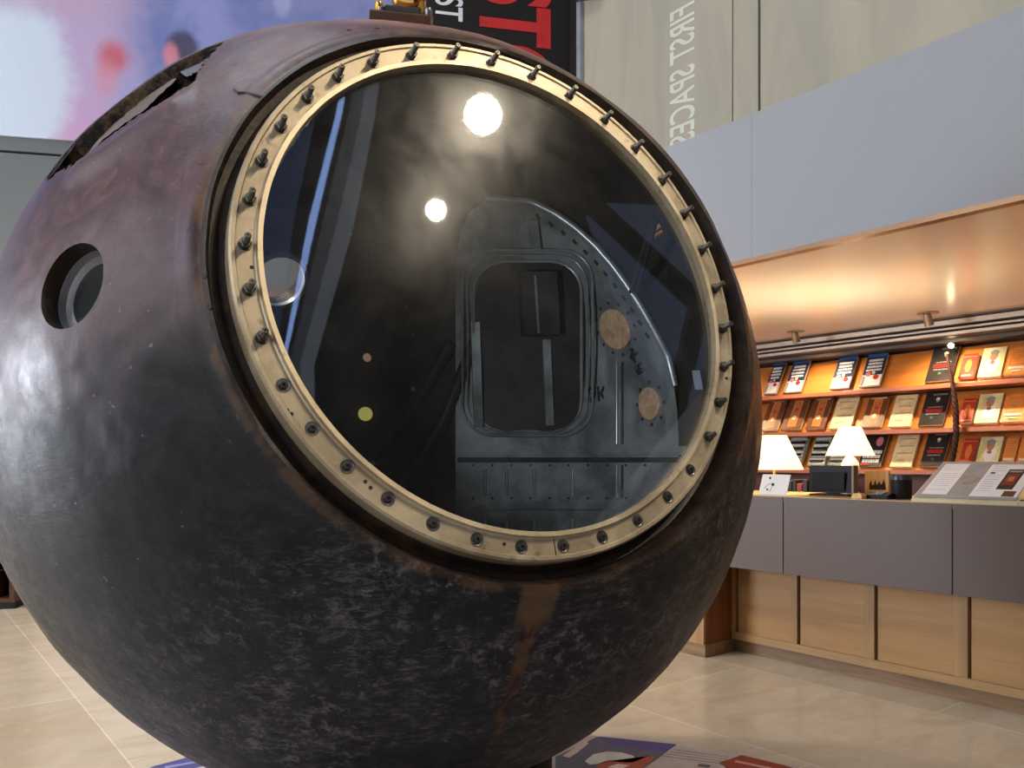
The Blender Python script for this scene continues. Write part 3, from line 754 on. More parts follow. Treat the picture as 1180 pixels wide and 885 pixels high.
# --- far wall at the left, set slightly askew to the room
WD = Vector((.978, .208)); WO = Vector((-4.7, 7.4))
def far_pt(t, z, off=0.0): return c2w(WO.x + WD.x*t + WD.y*off, WO.y + WD.y*t - WD.x*off, z-EYE)   # off: towards the viewer
def far_t(px): u = (px-CX)/F; return (u*WO.y - WO.x)/(WD.x - u*WD.y)
def far_z(px, py): t = far_t(px); return EYE + (HY-py)/F*(WO.y+WD.y*t)
FWX = d2w((WD.x, WD.y, 0)); FWN = d2w((WD.y, -WD.x, 0))
def fbox(bm, t0, t1, z0, z1, o0, o1, mi=0):
    prism(bm, [far_pt(t0, z0, o0), far_pt(t1, z0, o0), far_pt(t1, z1, o0), far_pt(t0, z1, o0)], FWN*(o1-o0), mi)
t_end = far_t(662)
zl = far_z(35, 176.5)
bm = bmesh.new(); fbox(bm, -3, t_end, 2.97, zl-.012, -.2, 0); fbox(bm, -3, t_end, zl+.012, 11.8, -.2, 0)
struct('wall_far', bm, M_grey)
bm = bmesh.new(); fbox(bm, -3, t_end, 0, 11.8, -.3, -.2); struct('wall_far_core', bm, M_dark)
bm = bmesh.new(); fbox(bm, -3, t_end, 2.84, 2.97, -.2, .03); struct('trim_far', bm, plain('brown_trim', (108, 88, 76), .6))
bm = bmesh.new(); fbox(bm, -3, t_end, 0, 2.84, -.2, 0); struct('wall_far_lower', bm, plain('white_wall', (206, 196, 190), .6))
# picture banner
zb = far_z(35, 159.5)
n = N('printed_photograph'); v = n.coord()
tb_l, tb_r = -3.0, far_t(484)
f = n.noise(v, 1.4, 4, .6); f2 = n.noise(v, 3.0, 4, .6); g = n.noise(v, 60, 2)
org = far_pt((tb_l+tb_r)/2, zb)
col = n.mix(n.rng(f, .35, .65), lin((104, 116, 168)), lin((136, 142, 190)))
def blob(col, px, py, rx, ry, rgb, amt=1.0, soft=.5):
    t = far_t(px); z = far_z(px, py); k = (WO.y+WD.y*t)/F
    P = far_pt(t, z)
    dx = n.math('DIVIDE', n.vmath('DOT_PRODUCT', n.vmath('SUBTRACT', v, tuple(P-Worg)), tuple(FWX)), rx*k)
    dz = n.math('DIVIDE', n.math('ADD', n.sep(v)[2], -(P-Worg).z), ry*k)
    d = n.math('SQRT', n.math('ADD', n.math('MULTIPLY', dx, dx), n.math('MULTIPLY', dz, dz)))
    d = n.math('ADD', d, n.math('MULTIPLY_ADD', f2, .8, -.4))
    return n.mix(n.math('MULTIPLY', n.rng(d, 1+soft, 1-soft), amt), col, lin(rgb))
Bbm = bmesh.new(); fbox(Bbm, tb_l, tb_r, zb, 9.6, .004, .03)
xs = [q.co for q in Bbm.verts]
Worg = Vector(((min(p.x for p in xs)+max(p.x for p in xs))/2, (min(p.y for p in xs)+max(p.y for p in xs))/2, min(p.z for p in xs)))
col = blob(col, 90, 70, 60, 140, (186, 160, 188), .8, .6)
col = blob(col, 70, 150, 60, 40, (186, 150, 182), .9, .6)
col = blob(col, 10, 90, 66, 110, (190, 202, 214), 1, .25)
col = blob(col, 30, -10, 110, 26, (176, 150, 170), .7, .6)
col = blob(col, 131, 69, 15, 17, (186, 84, 96), .9, .7)
col = blob(col, 124, 90, 12, 18, (200, 130, 140), .6, .7)
col = blob(col, 212, 55, 17, 17, (64, 52, 76), .9, .4)
col = blob(col, 198, 66, 8, 14, (214, 130, 140), .8, .5)
col = blob(col, 325, 6, 10, 16, (170, 176, 214), .6, .4)
n.bsdf(n.mix(n.math('MULTIPLY', g, .12), col, lin((60, 60, 90))), .6, 0, .3); M_photo = n.m
tag(obj('picture_banner', Bbm, M_photo), 'large blurred blue, pink and white picture banner on the wall behind the capsule', 'banner')
# black banner with lettering
t0, t1 = far_t(484.5), far_t(655)
zbb = far_z(600, 260)
bn = thing('lettered_banner', 'black banner with white and red lettering running downward', 'banner', far_pt((t0+t1)/2, zbb, .02))
bm = bmesh.new(); fbox(bm, t0, t1, zbb, 9.6, .004, .03); obj('cloth', bm, plain('black_banner', (30, 24, 23), .7, 0, .3, .2, 3), bn)
def down_text(s, px_l, px_r, y_end, m, bold, name):
    """lettering turned a quarter clockwise: letter tops to the right, reading downward, last letter ending at y_end"""
    bm = text_bm(s, 1.0, bold, .01); xs = [q.co.x for q in bm.verts]; zs = [q.co.z for q in bm.verts]
    x1, z0, z1 = max(xs), min(zs), max(zs)
    ta, tb_ = far_t(px_l), far_t(px_r); Hh = tb_-ta
    zend = far_z((px_l+px_r)/2, y_end[0]); L = (far_z((px_l+px_r)/2, y_end[1]) - zend)/y_end[2]
    for q in bm.verts:
        rd = (q.co.x - x1)*L; up = (q.co.z-z0)/(z1-z0)
        q.co = far_pt(ta + Hh*up, zend - rd, .035 - q.co.y*.3)
    return obj(name, bm, m, bn)
down_text('FIRST', 501, 533, (25.5, 9.5, .60), plain('banner_white', (226, 226, 230), .6), .012, 'lettering')
down_text('STO', 551, 634.5, (112, 58, .74), plain('banner_red', (196, 36, 36), .6), .03, 'lettering')

# post and metal strip between the banner wall and the glossy panels
bm = bmesh.new(); fbox(bm, far_t(655.5), far_t(668), 0, 11.8, -.3, .10); struct('trim_post', bm, plain('brown_black_post', (40, 34, 32), .5, .2))
PA = 5.75
b_l = b_at(669, PA)
struct('trim_strip', B(PA-.05, b_l-.05, 2.5, PA+.03, b_l+.01, 11.8), plain('pale_metal', (168, 176, 186), .35, .5))
bm = bmesh.new(); p0, p1 = far_pt(far_t(657), far_z(657, 9), .2), on_a(690, -8, PA-.06)
tube(bm, [p0, p1], .05, 4); struct('trim_rail', bm, plain('rail_metal', (98, 100, 106), .35, .6))
# glossy panels over the balcony
n = N('glossy_panel'); v = n.coord(); f = n.noise(n.mapping(v, (2, 2, .35)), 1.2, 5, .6, .5)
n.bsdf(n.mix(n.rng(f, .3, .7), lin((160, 154, 136)), lin((176, 168, 146))), .35, 0, .4); M_panel = n.m
bs = [b_l-.02, b_at(844.2, PA), b_at(875, PA), -3.0]
bm = bmesh.new(); box(bm, PA, bs[1]+.006, 2.6, PA+.05, bs[0], 11.8)
pan = struct('wall_panel_near_banner', bm, M_panel)
struct('wall_panel_narrow', B(PA, bs[2]+.012, 2.6, PA+.05, bs[1]-.006, 11.8), M_panel)
struct('wall_panel_wide', B(PA, bs[3], 2.6, PA+.05, bs[2]-.012, 11.8), M_panel)
struct('wall_panel_backing', B(PA+.06, bs[3], 2.5, PA+.16, bs[0]+.1, 11.8), M_dark)
# banner's reflection put in as pale mirrored lettering on the first panel
bm = text_bm('FIRST SPACESHIP', 1.0, .012, .004); xs = [q.co.x for q in bm.verts]; zs = [q.co.z for q in bm.verts]
ba, bb = b_at(772, PA), b_at(801, PA)
ztop = on_a(786, 8, PA).z; zbot = on_a(786, 168, PA).z
k_ = None
w12 = text_bm('FIRST SPACES', 1.0, .012, .004); L12 = max(q.co.x for q in w12.verts); w12.free()
for q in bm.verts:
    up = (q.co.z-min(zs))/(max(zs)-min(zs)); rd = (q.co.x-min(xs))/L12
    q.co = Vector((PA-.003+q.co.y*.5, bb+(ba-bb)*up, ztop+(zbot-ztop)*rd))
obj('lettering', bm, plain('pale_lettering', (206, 208, 190), .5, 0, .4, .02), pan)

# --- balcony front, soffit, trims
FA = 3.72
seam = b_at(866, FA)
bm = bmesh.new(); box(bm, FA, seam+.0007, 2.40, FA+.08, 9.5, 3.18); box(bm, FA, -5, 2.40, FA+.08, seam-.0007, 3.18); box(bm, FA+.012, -5, 2.42, FA+.07, 9.5, 3.16)
struct('wall_balcony', bm, M_fascia)
struct('trim_soffit', B(FA-.006, -5, 2.376, FA+.05, 9.5, 2.40), M_bronze)
n = N('soffit_paint'); v = n.coord(); f = n.noise(v, .8, 3); n.bsdf(n.mix(f, lin((240, 228, 210)), lin((246, 236, 220))), .22, 0, .5, f, .05, .02)
struct('ceiling_soffit', B(FA+.05, -5, 2.40, 8.0, 9.5, 2.5), n.m)
# stepped metal cornice over the shelves
bm = bmesh.new(); SA = 6.5
prof = [(6.44, 2.40), (6.44, 2.385), (6.46, 2.383), (6.46, 2.335), (6.50, 2.333), (6.50, 2.322), (6.46, 2.320), (6.46, 2.300), (6.50, 2.298), (6.50, 2.288), (6.46, 2.286), (6.46, 2.255), (6.52, 2.24), (6.52, 2.215), (7.0, 2.215), (7.0, 2.40)]
prism(bm, [Vector((a, -5, z)) for a, z in prof], (0, 14.5, 0)); struct('trim_cornice', bm, plain('cornice_dark', (70, 60, 52), .5, .3))
for i, (z0, z1) in enumerate(((2.340, 2.380), (2.303, 2.319), (2.262, 2.287))): struct('trim_cornice_strip', B(6.445, -5, z0, 6.462, 9.5, z1, bev=.004), plain('cornice_metal', (186, 176, 162), .4, .3))

# ------------------------------------------------------------------ book wall
ZS = [1.896, 1.553, 1.226]
bw = thing('display_bookcase', 'long warm wooden bookcase with slanted display shelves behind the counter', 'bookcase', (6.9, 2, 0))
B0, B1 = -4.8, 8.5
obj('back_panel', B(6.86, B0, .0, 6.95, B1, 2.215), M_cherry, bw)
for z in ZS:
    obj('shelf', B(6.455, B0, z-.036, 6.86, B1, z, bev=.004), M_cherryd, bw)
    bm = bmesh.new(); prism(bm, [Vector((6.555, B0, z)), Vector((6.575, B0, z)), Vector((6.745, B0, z+.295)), Vector((6.725, B0, z+.295))], (0, B1-B0, 0)); obj('slanted_board', bm, M_cherry, bw)
obj('lower_cabinet', B(6.2, B0, 0, 6.86, B1, .93, bev=.005), wood('cabinet_brown', (92, 48, 26), (112, 60, 32), .6, .4, 'y'), bw)
obj('lower_back', B(6.80, B0, .93, 6.86, B1, 1.19), wood('deep_red_wood', (96, 40, 24), (116, 50, 28), .6, .5, 'y'), bw)

bookmats = {
 'night': ((36, 48, 74), None), 'brown': ((104, 64, 40), None), 'cream': ((222, 198, 150), None), 'blackbook': ((40, 36, 32), None),
 'red': ((176, 52, 34), None), 'portrait': ((226, 214, 150), None), 'orange': ((206, 116, 44), None), 'bw': ((34, 34, 34), None), 'green': ((128, 132, 112), None)}
BM_ = {k: plain('book_'+k, v[0], .45, 0, .4, .15, 20) for k, v in bookmats.items()}
INK = {k: plain('ink_'+k, v, .5, 0, .3, .1, 20) for k, v in dict(white=(232, 228, 218), red=(190, 46, 36), pink=(206, 120, 130), gold=(206, 150, 74), darkred=(124, 36, 30), dark=(40, 30, 24), grey=(150, 146, 138), blue=(60, 96, 150), tan=(172, 108, 62), skin=(176, 124, 92), line=(168, 142, 104), orange=(214, 120, 52), pale=(236, 222, 176), green=(84, 110, 84), brown=(92, 56, 36)).items()}
M_pages = plain('book_pages', (226, 212, 184), .7, 0, .2, .05, 40)
def art_rects(kind, rnd):
    A = []
    def lines(x0, x1, z0, z1, nrow, m, th=.5):
        h = (z1-z0)/nrow
        for i in range(nrow):
            x = x0+rnd.random()*.05; zz = z0+h*i
            while x < x1-.03:
                w = min(x1-x, .05+.12*rnd.random()); A.append(('r', x, zz, x+w, zz+h*th, m)); x += w+.025
    if kind == 'night':
        A += [('r', 0, 0, 1, .34, 'white'), ('r', 0, .9, 1, 1, 'blue')]; lines(.12, .88, .46, .86, 4, 'white', .6)
        A += [('d', .3, .36, .13, 'pink'), ('d', .72, .26, .13, 'red'), ('d', .55, .4, .08, 'pale'), ('r', .02, .02, .16, .3, 'grey')]
    elif kind == 'brown':
        A += [('r', .3, .08, .74, .92, 'orange'), ('r', .36, .14, .68, .86, 'tan'), ('d', .52, .36, .12, 'pale'), ('d', .52, .62, .09, 'red')]; lines(.1, .9, .93, .98, 1, 'pale', .6)
    elif kind == 'cream':
        lines(.12, .88, .84, .9, 1, 'line', .5); lines(.2, .84, .62, .68, 1, 'line', .4); lines(.14, .86, .40, .46, 1, 'line', .4); lines(.2, .6, .18, .22, 1, 'line', .4)
    elif kind == 'blackbook':
        lines(.3, .9, .9, .97, 1, 'grey', .6); A += [('d', .56, .78, .08, 'pale'), ('d', .56, .72, .06, 'grey')]; lines(.2, .85, .52, .56, 1, 'grey', .5); lines(.15, .85, .38, .48, 2, 'red', .8); lines(.2, .8, .3, .34, 1, 'grey', .6); A += [('d', .5, .2, .06, 'green')]
    elif kind == 'red':
        A += [('r', 0, .86, 1, .885, 'gold'), ('e', .5, .48, .22, .28, 'orange')]; lines(.2, .8, .05, .12, 1, 'pale', .6)
    elif kind == 'portrait':
        A += [('r', .0, .86, 1, 1, 'pale'), ('e', .55, .42, .27, .26, 'white'), ('e', .52, .70, .17, .17, 'skin'), ('e', .52, .82, .19, .09, 'grey'), ('e', .52, .48, .1, .06, 'tan')]
        lines(.25, .8, .1, .15, 1, 'line', .5)
    elif kind == 'orange':
        A += [('r', .08, .08, .92, .92, 'gold'), ('r', .13, .32, .87, .88, 'orange')]; lines(.2, .8, .4, .84, 6, 'gold', .5); lines(.12, .9, .2, .28, 1, 'white', .8); lines(.3, .7, .1, .15, 1, 'pale', .7)
    elif kind == 'bw':
        lines(.08, .92, .1, .5, 3, 'white', .75); A += [('e', .7, .74, .16, .14, 'pink'), ('r', .1, .02, .5, .07, 'red')]
    elif kind == 'green':
        lines(.06, .94, .06, .94, 8, 'white', .6); lines(.1, .9, .1, .9, 4, 'dark', .3)
    return A
def book(kind, w, h, th, loc, tilt, label, group):
    rnd = random.Random(hash((round(loc[1], 3), round(loc[2], 3))) & 0xffff)
    o = thing('book', label, 'book', loc, (-tilt, 0, -PI/2), group)
    m = BM_[kind]; bm = bmesh.new(); c = .003
    box(bm, -w/2, -th, 0, w/2, -th+c, h, bev=.0008); box(bm, -w/2, -c, 0, w/2, 0, h, bev=.0008); box(bm, -w/2, -th+c, 0, -w/2+c, -c, h)
    obj('cover', bm, m, o, local=True)
    obj('pages', B(-w/2+c, -th+c, .004, w/2-.004, -c, h-.004), M_pages, o, local=True)
    A = art_rects(kind, rnd); used = sorted({a[-1] for a in A}); bm = bmesh.new()
    for i, a in enumerate(A):
        y = -th - .0006 - .00025*i; mi = used.index(a[-1])
        if a[0] == 'r': box(bm, -w/2+w*a[1], y, h*a[2], -w/2+w*a[3], -th+.0002, h*a[4], mi)
        else:
            rx, rz = (a[3]*w, a[3]*w) if a[0] == 'd' else (a[3]*w, a[4]*h)
            cx, cz = -w/2+w*a[1], h*a[2]
            prism(bm, [Vector((cx+rx*math.cos(2*PI*q/18), y, cz+rz*math.sin(2*PI*q/18))) for q in range(18)], (0, -y-th+.0002, 0), mi)
    if A: obj('cover_art', bm, [INK[u] for u in used], o, local=True)
    return o
TILT = math.radians(30)
def row(zi, specs, group):
    z = ZS[zi]
    for x0, x1, kind, hpx, th, label in specs:
        b0, b1 = b_at(x0, 6.50), b_at(x1, 6.50); w = b0-b1
        zc = (x0+x1)/2; Zd = on_a(zc, 500, 6.5); dep = Zd.x*ST + Zd.y*CT
        h = hpx/36*.325*dep/6.953
        # front cover's lower edge at a ~ 6.5; back of the book lies against the slanted board
        book(kind, w, h, th, (6.553 - .003, (b0+b1)/2, z+.002 + th*math.sin(TILT)), TILT, label, group)
row(0, [(878, 892, 'night', 36, .03, 'picture book with dark sky cover at the capsule end of the top shelf'),
        (901, 920, 'night', 36, .03, 'picture book with dark sky cover, second from the capsule on the top shelf'),
        (954, 976, 'night', 36, .03, 'picture book with dark sky cover, third from the capsule on the top shelf'),
        (988, 1011, 'night', 37, .03, 'picture book with dark sky cover, fourth on the top shelf, beside bare board'),
        (1064, 1094, 'blackbook', 40, .03, 'tall black book with small red title on the top shelf under the cornice light'),
        (1103, 1120, 'red', 27, .04, 'small red book with gold band on the top shelf, beside the whip'),
        (1124, 1151, 'portrait', 34, .03, 'pale yellow portrait book on the top shelf'),
        (1154, 1182, 'orange', 34, .03, 'ornate orange book at the right end of the top shelf')], 'books on the top display shelf')
row(1, [(874, 893, 'brown', 34, .03, 'brown book with orange panel nearest the capsule on the middle shelf'),
        (898, 920, 'brown', 35, .035, 'brown book with orange panel, second from the capsule on the middle shelf'),
        (926, 947, 'brown', 35, .03, 'brown book with orange panel on the middle shelf, left of the cream book'),
        (953, 978, 'cream', 35, .025, 'cream book with faint lines above the smaller lamp on the middle shelf'),
        (990, 1013, 'brown', 34, .03, 'brown book with orange panel between two cream books'),
        (1021, 1046, 'cream', 36, .025, 'cream book with faint lines beside the black book on the middle shelf'),
        (1056, 1084, 'blackbook', 37, .03, 'black book with red title on the middle shelf beside the whip'),
        (1103, 1118, 'red', 27, .04, 'small red book with gold band on the middle shelf'),
        (1120, 1147, 'portrait', 33, .03, 'pale yellow portrait book on the middle shelf'),
        (1150, 1178, 'orange', 33, .03, 'ornate orange book at the right end of the middle shelf')], 'books on the middle display shelf')
row(2, [(899, 921, 'green', 34, .03, 'pale patterned book right behind the larger lamp on the bottom shelf'),
        (928, 948, 'green', 34, .03, 'pale patterned book between the two lamps on the bottom shelf'),
        (951, 972, 'green', 33, .03, 'pale patterned book behind the smaller lamp'),
        (987, 1012, 'bw', 36, .03, 'black book with bold white lettering on the bottom shelf'),
        (1023, 1048, 'cream', 36, .025, 'cream book with faint lines on the bottom shelf above the black jar'),
        (1058, 1084, 'blackbook', 38, .03, 'black book with red title on the bottom shelf, above the slanted information board'),
        (1103, 1119, 'red', 30, .04, 'small red book with gold band on the bottom shelf above the information board'),
        (1121, 1147, 'portrait', 33, .03, 'pale yellow portrait book on the bottom shelf above the information board'),
        (1151, 1166, 'orange', 33, .03, 'narrow ornate orange book on the bottom shelf'),
        (1168, 1188, 'orange', 33, .03, 'ornate orange book at the right end of the bottom shelf')], 'books on the bottom display shelf')
# a few upright books under the shelves
ub = [(908, 912, (60, 36, 28), .19), (913, 917, (36, 40, 34), .20), (918, 924, (176, 60, 40), .17), (925, 930, (58, 28, 30), .20), (932, 936, (80, 44, 30), .18)]
for i, (x0, x1, c_, h) in enumerate(ub):
    b0, b1 = b_at(x0, 6.3), b_at(x1, 6.3); bm = bmesh.new(); box(bm, 6.30, b1, .932, 6.47, b0, .932+h, bev=.003); box(bm, 6.315, b1+.004, .936, 6.475, b0-.004, .928+h+.0045, 1)
    lab = ['dark brown book, first of the upright row behind the white card', 'dark green book in the upright row behind the white card', 'bright red book in the upright row below the display shelves', 'maroon book right of the bright red book in the upright row', 'brown book at the end of the upright row beside the black till screen'][i]
    tag(obj('upright_book', bm, [plain('spine_%d' % i, c_, .5), M_pages]), lab, 'book', 'upright books under the display shelves')

# ------------------------------------------------------------------ counter
CF = 4.30; CBk = 5.05; ZT = 1.085; ZB = .617
ct = thing('reception_counter', 'long reception counter with taupe front above oak panels', 'counter', (4.7, 2, 0))
s1, s2 = b_at(902.5, CF), b_at(1097.5, CF)
LB = 6.0; RB = -2.0
for hi, lo in ((LB, s1), (s1, s2), (s2, RB)): obj('front_panel', B(CF, lo+.0025, ZB, CF+.03, hi-.0025, ZT-.004, bev=.002), M_brownfront, ct)
obj('worktop', B(CF+.005, RB, ZT-.03, CBk, LB, ZT), wood('worktop', (188, 152, 98), (206, 170, 116), .7, .3, 'y'), ct)
obj('front_backing', B(CF+.03, RB, ZB+.01, CF+.05, LB, ZT-.03), M_dark, ct)
PAa = 4.58; bend = b_at(843, PAa)
obj('kick_plinth', B(PAa+.03, RB, 0, CBk-.05, bend+.3, .085), M_kick, ct)
obj('carcass', B(PAa+.04, RB, .085, CBk-.02, LB, ZT-.03), M_oakdark, ct)
zr0, zr1 = .085, .135
obj('bottom_rail', B(PAa, RB, zr0, PAa+.04, bend, zr1, bev=.003), M_oakh, ct)
edges = [(842.5, 847), (911.5, 918.5), (996, 1007.5), (1098.5, 1115)]
stl = [(b_at(x0, PAa), b_at(x1, PAa)) for x0, x1 in edges] + [(1.13, 1.04), (.62, .53), (.11, .02)]
for hi, lo in stl: obj('stile', B(PAa, lo, zr1, PAa+.04, hi, ZB+.05, bev=.003), M_oak, ct)
for (h0, l0), (h1, l1) in zip(stl[:-1], stl[1:]):
    obj('oak_panel', B(PAa+.018, h1+.0005, zr1, PAa+.03, l0-.012, ZB+.05), M_oakpanel, ct)
# projecting cabinet at the left end
ca = 4.285
obj('end_cabinet', B(ca+.02, bend, .085, PAa+.05, LB, ZB+.002), M_oakdark, ct)
obj('cabinet_plinth', B(ca+.0, bend-.012, 0, PAa+.05, LB, .085), M_kick, ct)
for hi, lo in ((bend+.07, bend), (bend+1.0, bend+.93)): obj('stile', B(ca, lo, .085, ca+.02, hi, ZB), M_oak, ct)
obj('bottom_rail', B(ca, bend+.07, .085, ca+.02, bend+.93, .15), M_oakh, ct)
obj('oak_panel', B(ca+.008, bend+.07, .15, ca+.02, bend+.93, ZB), M_oakpanel, ct)

# --- things on the counter
M_shade = None
def lamp(px, a, r0, r1, zb, zt, label, vase):
    p = on_a(px, 540, a); x, y = p.x, p.y
    o = thing('table_lamp', label, 'table lamp', (x, y, ZT), group=None)
    n = N('lamp_shade_lit'); t = n.add('ShaderNodeBsdfTranslucent'); t.inputs[0].default_value = lin((255, 240, 210)); d = n.add('ShaderNodeBsdfDiffuse'); d.inputs[0].default_value = lin((250, 236, 206))
    mx = n.add('ShaderNodeMixShader'); n.link(t.outputs[0], mx.inputs[1]); n.link(d.outputs[0], mx.inputs[2]); e = n.add('ShaderNodeEmission'); e.inputs[0].default_value = lin((255, 226, 176)); e.inputs[1].default_value = 1.1
    ad = n.add('ShaderNodeAddShader'); n.link(mx.outputs[0], ad.inputs[0]); n.link(e.outputs[0], ad.inputs[1]); n.link(ad.outputs[0], n.out.inputs[0])
    bm = bmesh.new(); lathe(bm, [(r0, zb), (r1, zt), (r1-.003, zt), (r0-.003, zb)], (x, y, 0), (0,0,1), 40, close=True); obj('lamp_shade', bm, n.m, o, smooth=35)
    bm = bmesh.new()
    if vase:
        lathe(bm, [(0, ZT), (.055, ZT), (.06, ZT+.01), (.035, ZT+.03), (.045, ZT+.09), (.06, ZT+.15), (.055, ZT+.20), (.03, ZT+.235), (.012, zb), (0, zb)], (x, y, 0), (0,0,1), 28); obj('base', bm, plain('white_china', (240, 236, 226), .2), o, smooth=40, label='white china vase base')
    else:
        lathe(bm, [(0, ZT), (.075, ZT), (.075, ZT+.012), (.02, ZT+.02), (.011, ZT+.05), (.010, ZT+.10), (.02, ZT+.105), (.02, ZT+.113), (.010, ZT+.118), (.010, zb+.05), (0, zb+.05)], (x, y, 0), (0,0,1), 28); obj('base', bm, M_brass, o, smooth=40)
    bm = bmesh.new(); lathe(bm, [(0, zb+.03), (.014, zb+.03), (.016, zb+.06), (.03, zb+.09), (.03, zb+.115), (.015, zb+.135), (0, zb+.14)], (x, y, 0), (0,0,1), 20); obj('bulb', bm, glow('lit_bulb', (255, 226, 170), 6), o, smooth=50)
    bm = bmesh.new()
    for k in range(3):
        a_ = 2*PI*k/3; tube(bm, [Vector((x, y, zb+.055)), Vector((x+math.cos(a_)*(r1+(r0-r1)*(zt-.02-zb-.02)/(zt-zb)*0), y+math.sin(a_)*r1*1.0, zt-.01))], .002, 5)
    obj('shade_carrier', bm, M_steel, o)
    L = bpy.data.lights.new('lamp_light', 'POINT'); L.energy = 30; L.color = (1, .80, .55); L.shadow_soft_size = .04
    lo = bpy.data.objects.new('lamp_light', L); C.objects.link(lo); lo.location = (x, y, zb+.16 if zt-zb > .19 else zb+.15)
lamp(892.5, 4.75, .187, .078, 1.242, 1.470, 'larger lit table lamp with brass stem at the capsule end of the counter', False)
lamp(979.5, 4.98, .150, .066, 1.334, 1.520, 'smaller lit table lamp with white vase base behind the black screen', True)

def boardxy(px0, px1, a): return b_at(px0, a), b_at(px1, a)
# white card with an ink drawing
b0, b1 = boardxy(874, 906, 4.46)
o = thing('leaflet_card', 'small white card with dark ink marks leaning on the counter below the larger lamp', 'card', (4.48, (b0+b1)/2, ZT))
bm = bmesh.new(); prism(bm, [Vector((4.46, b0, ZT)), Vector((4.46, b1, ZT)), Vector((4.49, b1-.012, ZT+.128)), Vector((4.49, b0-.012, ZT+.128))], (.004, 0, 0)); obj('card', bm, M_white, o)
bm = bmesh.new()
for u, v_, r in ((.35, .82, .008), (.48, .5, .010), (.3, .25, .007)):
    lathe(bm, [(0, -.001), (r, -.001), (r, .001), (0, .001)], Vector((4.459+.03*v_, b0+(b1-b0)*u, ZT+.128*v_)), (-1, 0, .2), 10)
tube(bm, [Vector((4.459+.03*v_, b0+(b1-b0)*u, ZT+.128*v_)) for u, v_ in ((.18, .3), (.35, .55), (.48, .5), (.4, .15))], .0015, 4); obj('ink_drawing', bm, INK['dark'], o)
obj('easel', B(4.494, (b0+b1)/2-.02, ZT, 4.54, (b0+b1)/2+.02, ZT+.09), M_white, o)
# black till screen seen from the back
b0, b1 = boardxy(931, 983, 4.60); bc = (b0+b1)/2
o = thing('till_screen', 'black till screen seen from behind between the two lamps', 'screen', (4.62, bc, ZT))
bm = bmesh.new(); prism(bm, [Vector((4.60, b0, ZT+.018)), Vector((4.60, b1+.012, ZT+.018)), Vector((4.615, b1+.02, ZT+.186)), Vector((4.615, b0, ZT+.186))], (.045, 0, 0))
bmesh.ops.bevel(bm, geom=list(bm.edges), offset=.004, segments=2, affect='EDGES'); obj('housing', bm, M_black, o)
obj('rear_panel', B(4.592, b1+.05, ZT+.03, 4.604, b0-.03, ZT+.145, bev=.003), M_blackm, o)
bm = bmesh.new(); box(bm, 4.58, b1+.02, ZT, 4.72, b0-.02, ZT+.012, bev=.003); box(bm, 4.63, bc-.04, ZT+.012, 4.65, bc+.04, ZT+.03); obj('foot', bm, M_black, o)
bm = bmesh.new(); prism(bm, [Vector((4.60, b1+.012, ZT+.018)), Vector((4.60, b1-.006, ZT+.0)), Vector((4.615, b1+.004, ZT+.186)), Vector((4.615, b1+.02, ZT+.186))], (.05, 0, 0)); obj('side_cheek', bm, plain('taupe_plastic', (110, 96, 84), .5), o)
# small brass block
b0, b1 = boardxy(982, 994, 4.36)
bm = bmesh.new(); box(bm, 4.35, b1, ZT, 4.41, b0, ZT+.022, bev=.003); box(bm, 4.355, b1+.008, ZT+.022, 4.40, b0-.006, ZT+.03, bev=.002); tag(obj('paper_pad', bm, plain('yellow_pad', (226, 190, 120), .6)), 'small yellow note pad at the counter edge beside the black screen', 'note pad')
# framed card with a black skyline
b0, b1 = boardxy(996.5, 1024, 4.80)
o = thing('framed_card', 'wooden framed card with a black skyline drawing beside the black jar', 'picture', (4.82, (b0+b1)/2, ZT))
zt_ = on_a(1010, 542, 4.8).z
obj('panel', B(4.80, b1, ZT, 4.815, b0, zt_, bev=.002), wood('pale_wood', (214, 168, 104), (226, 184, 122), 1.5, .5), o)
bm = bmesh.new(); wdt = b0-b1; hh = zt_-ZT
pts = [(0.2, .25), (.2, .45), (.27, .62), (.32, .40), (.40, .45), (.45, .66), (.5, .42), (.58, .5), (.62, .60), (.68, .44), (.75, .5), (.8, .66), (.86, .5), (.9, .25)]
prism(bm, [Vector((4.7995, b0-wdt*u, ZT+hh*v_)) for u, v_ in pts], (-.001, 0, 0)); obj('skyline_drawing', bm, INK['dark'], o)
obj('prop', B(4.815, (b0+b1)/2-.02, ZT, 4.86, (b0+b1)/2+.02, ZT+hh*.6), M_oak, o)
# flat card reader and black jar
b0, b1 = boardxy(995, 1025, 4.42)
o = thing('card_reader', 'flat black card reader on the counter in front of the framed card', 'card reader', (4.45, (b0+b1)/2, ZT))
bm = bmesh.new(); prism(bm, [Vector((4.40, b0, ZT)), Vector((4.40, b0, ZT+.022)), Vector((4.49, b0, ZT+.04)), Vector((4.49, b0, ZT))], (0, b1-b0, 0)); bmesh.ops.bevel(bm, geom=list(bm.edges), offset=.003, segments=2, affect='EDGES'); obj('body', bm, M_black, o)
bm = bmesh.new(); 
for i in range(3):
    for j in range(3): box(bm, 4.415+i*.02, b1+.04+j*.02, ZT+.026+i*.004, 4.428+i*.02, b1+.054+j*.02, ZT+.031+i*.004)
obj('keys', bm, M_dsteel, o)
p = on_a(1038.5, 570, 4.52); rj = 11.3/F*(p.x*ST+p.y*CT)
o = thing('black_jar', 'black lidded jar on the counter beside the slanted information board', 'jar', (p.x, p.y, ZT))
hj = .138
bm = bmesh.new(); lathe(bm, [(0, ZT), (rj*.95, ZT), (rj, ZT+.008), (rj, ZT+hj-.03), (0, ZT+hj-.03)], (p.x, p.y, 0), (0,0,1), 36); obj('body', bm, M_black, o, smooth=35)
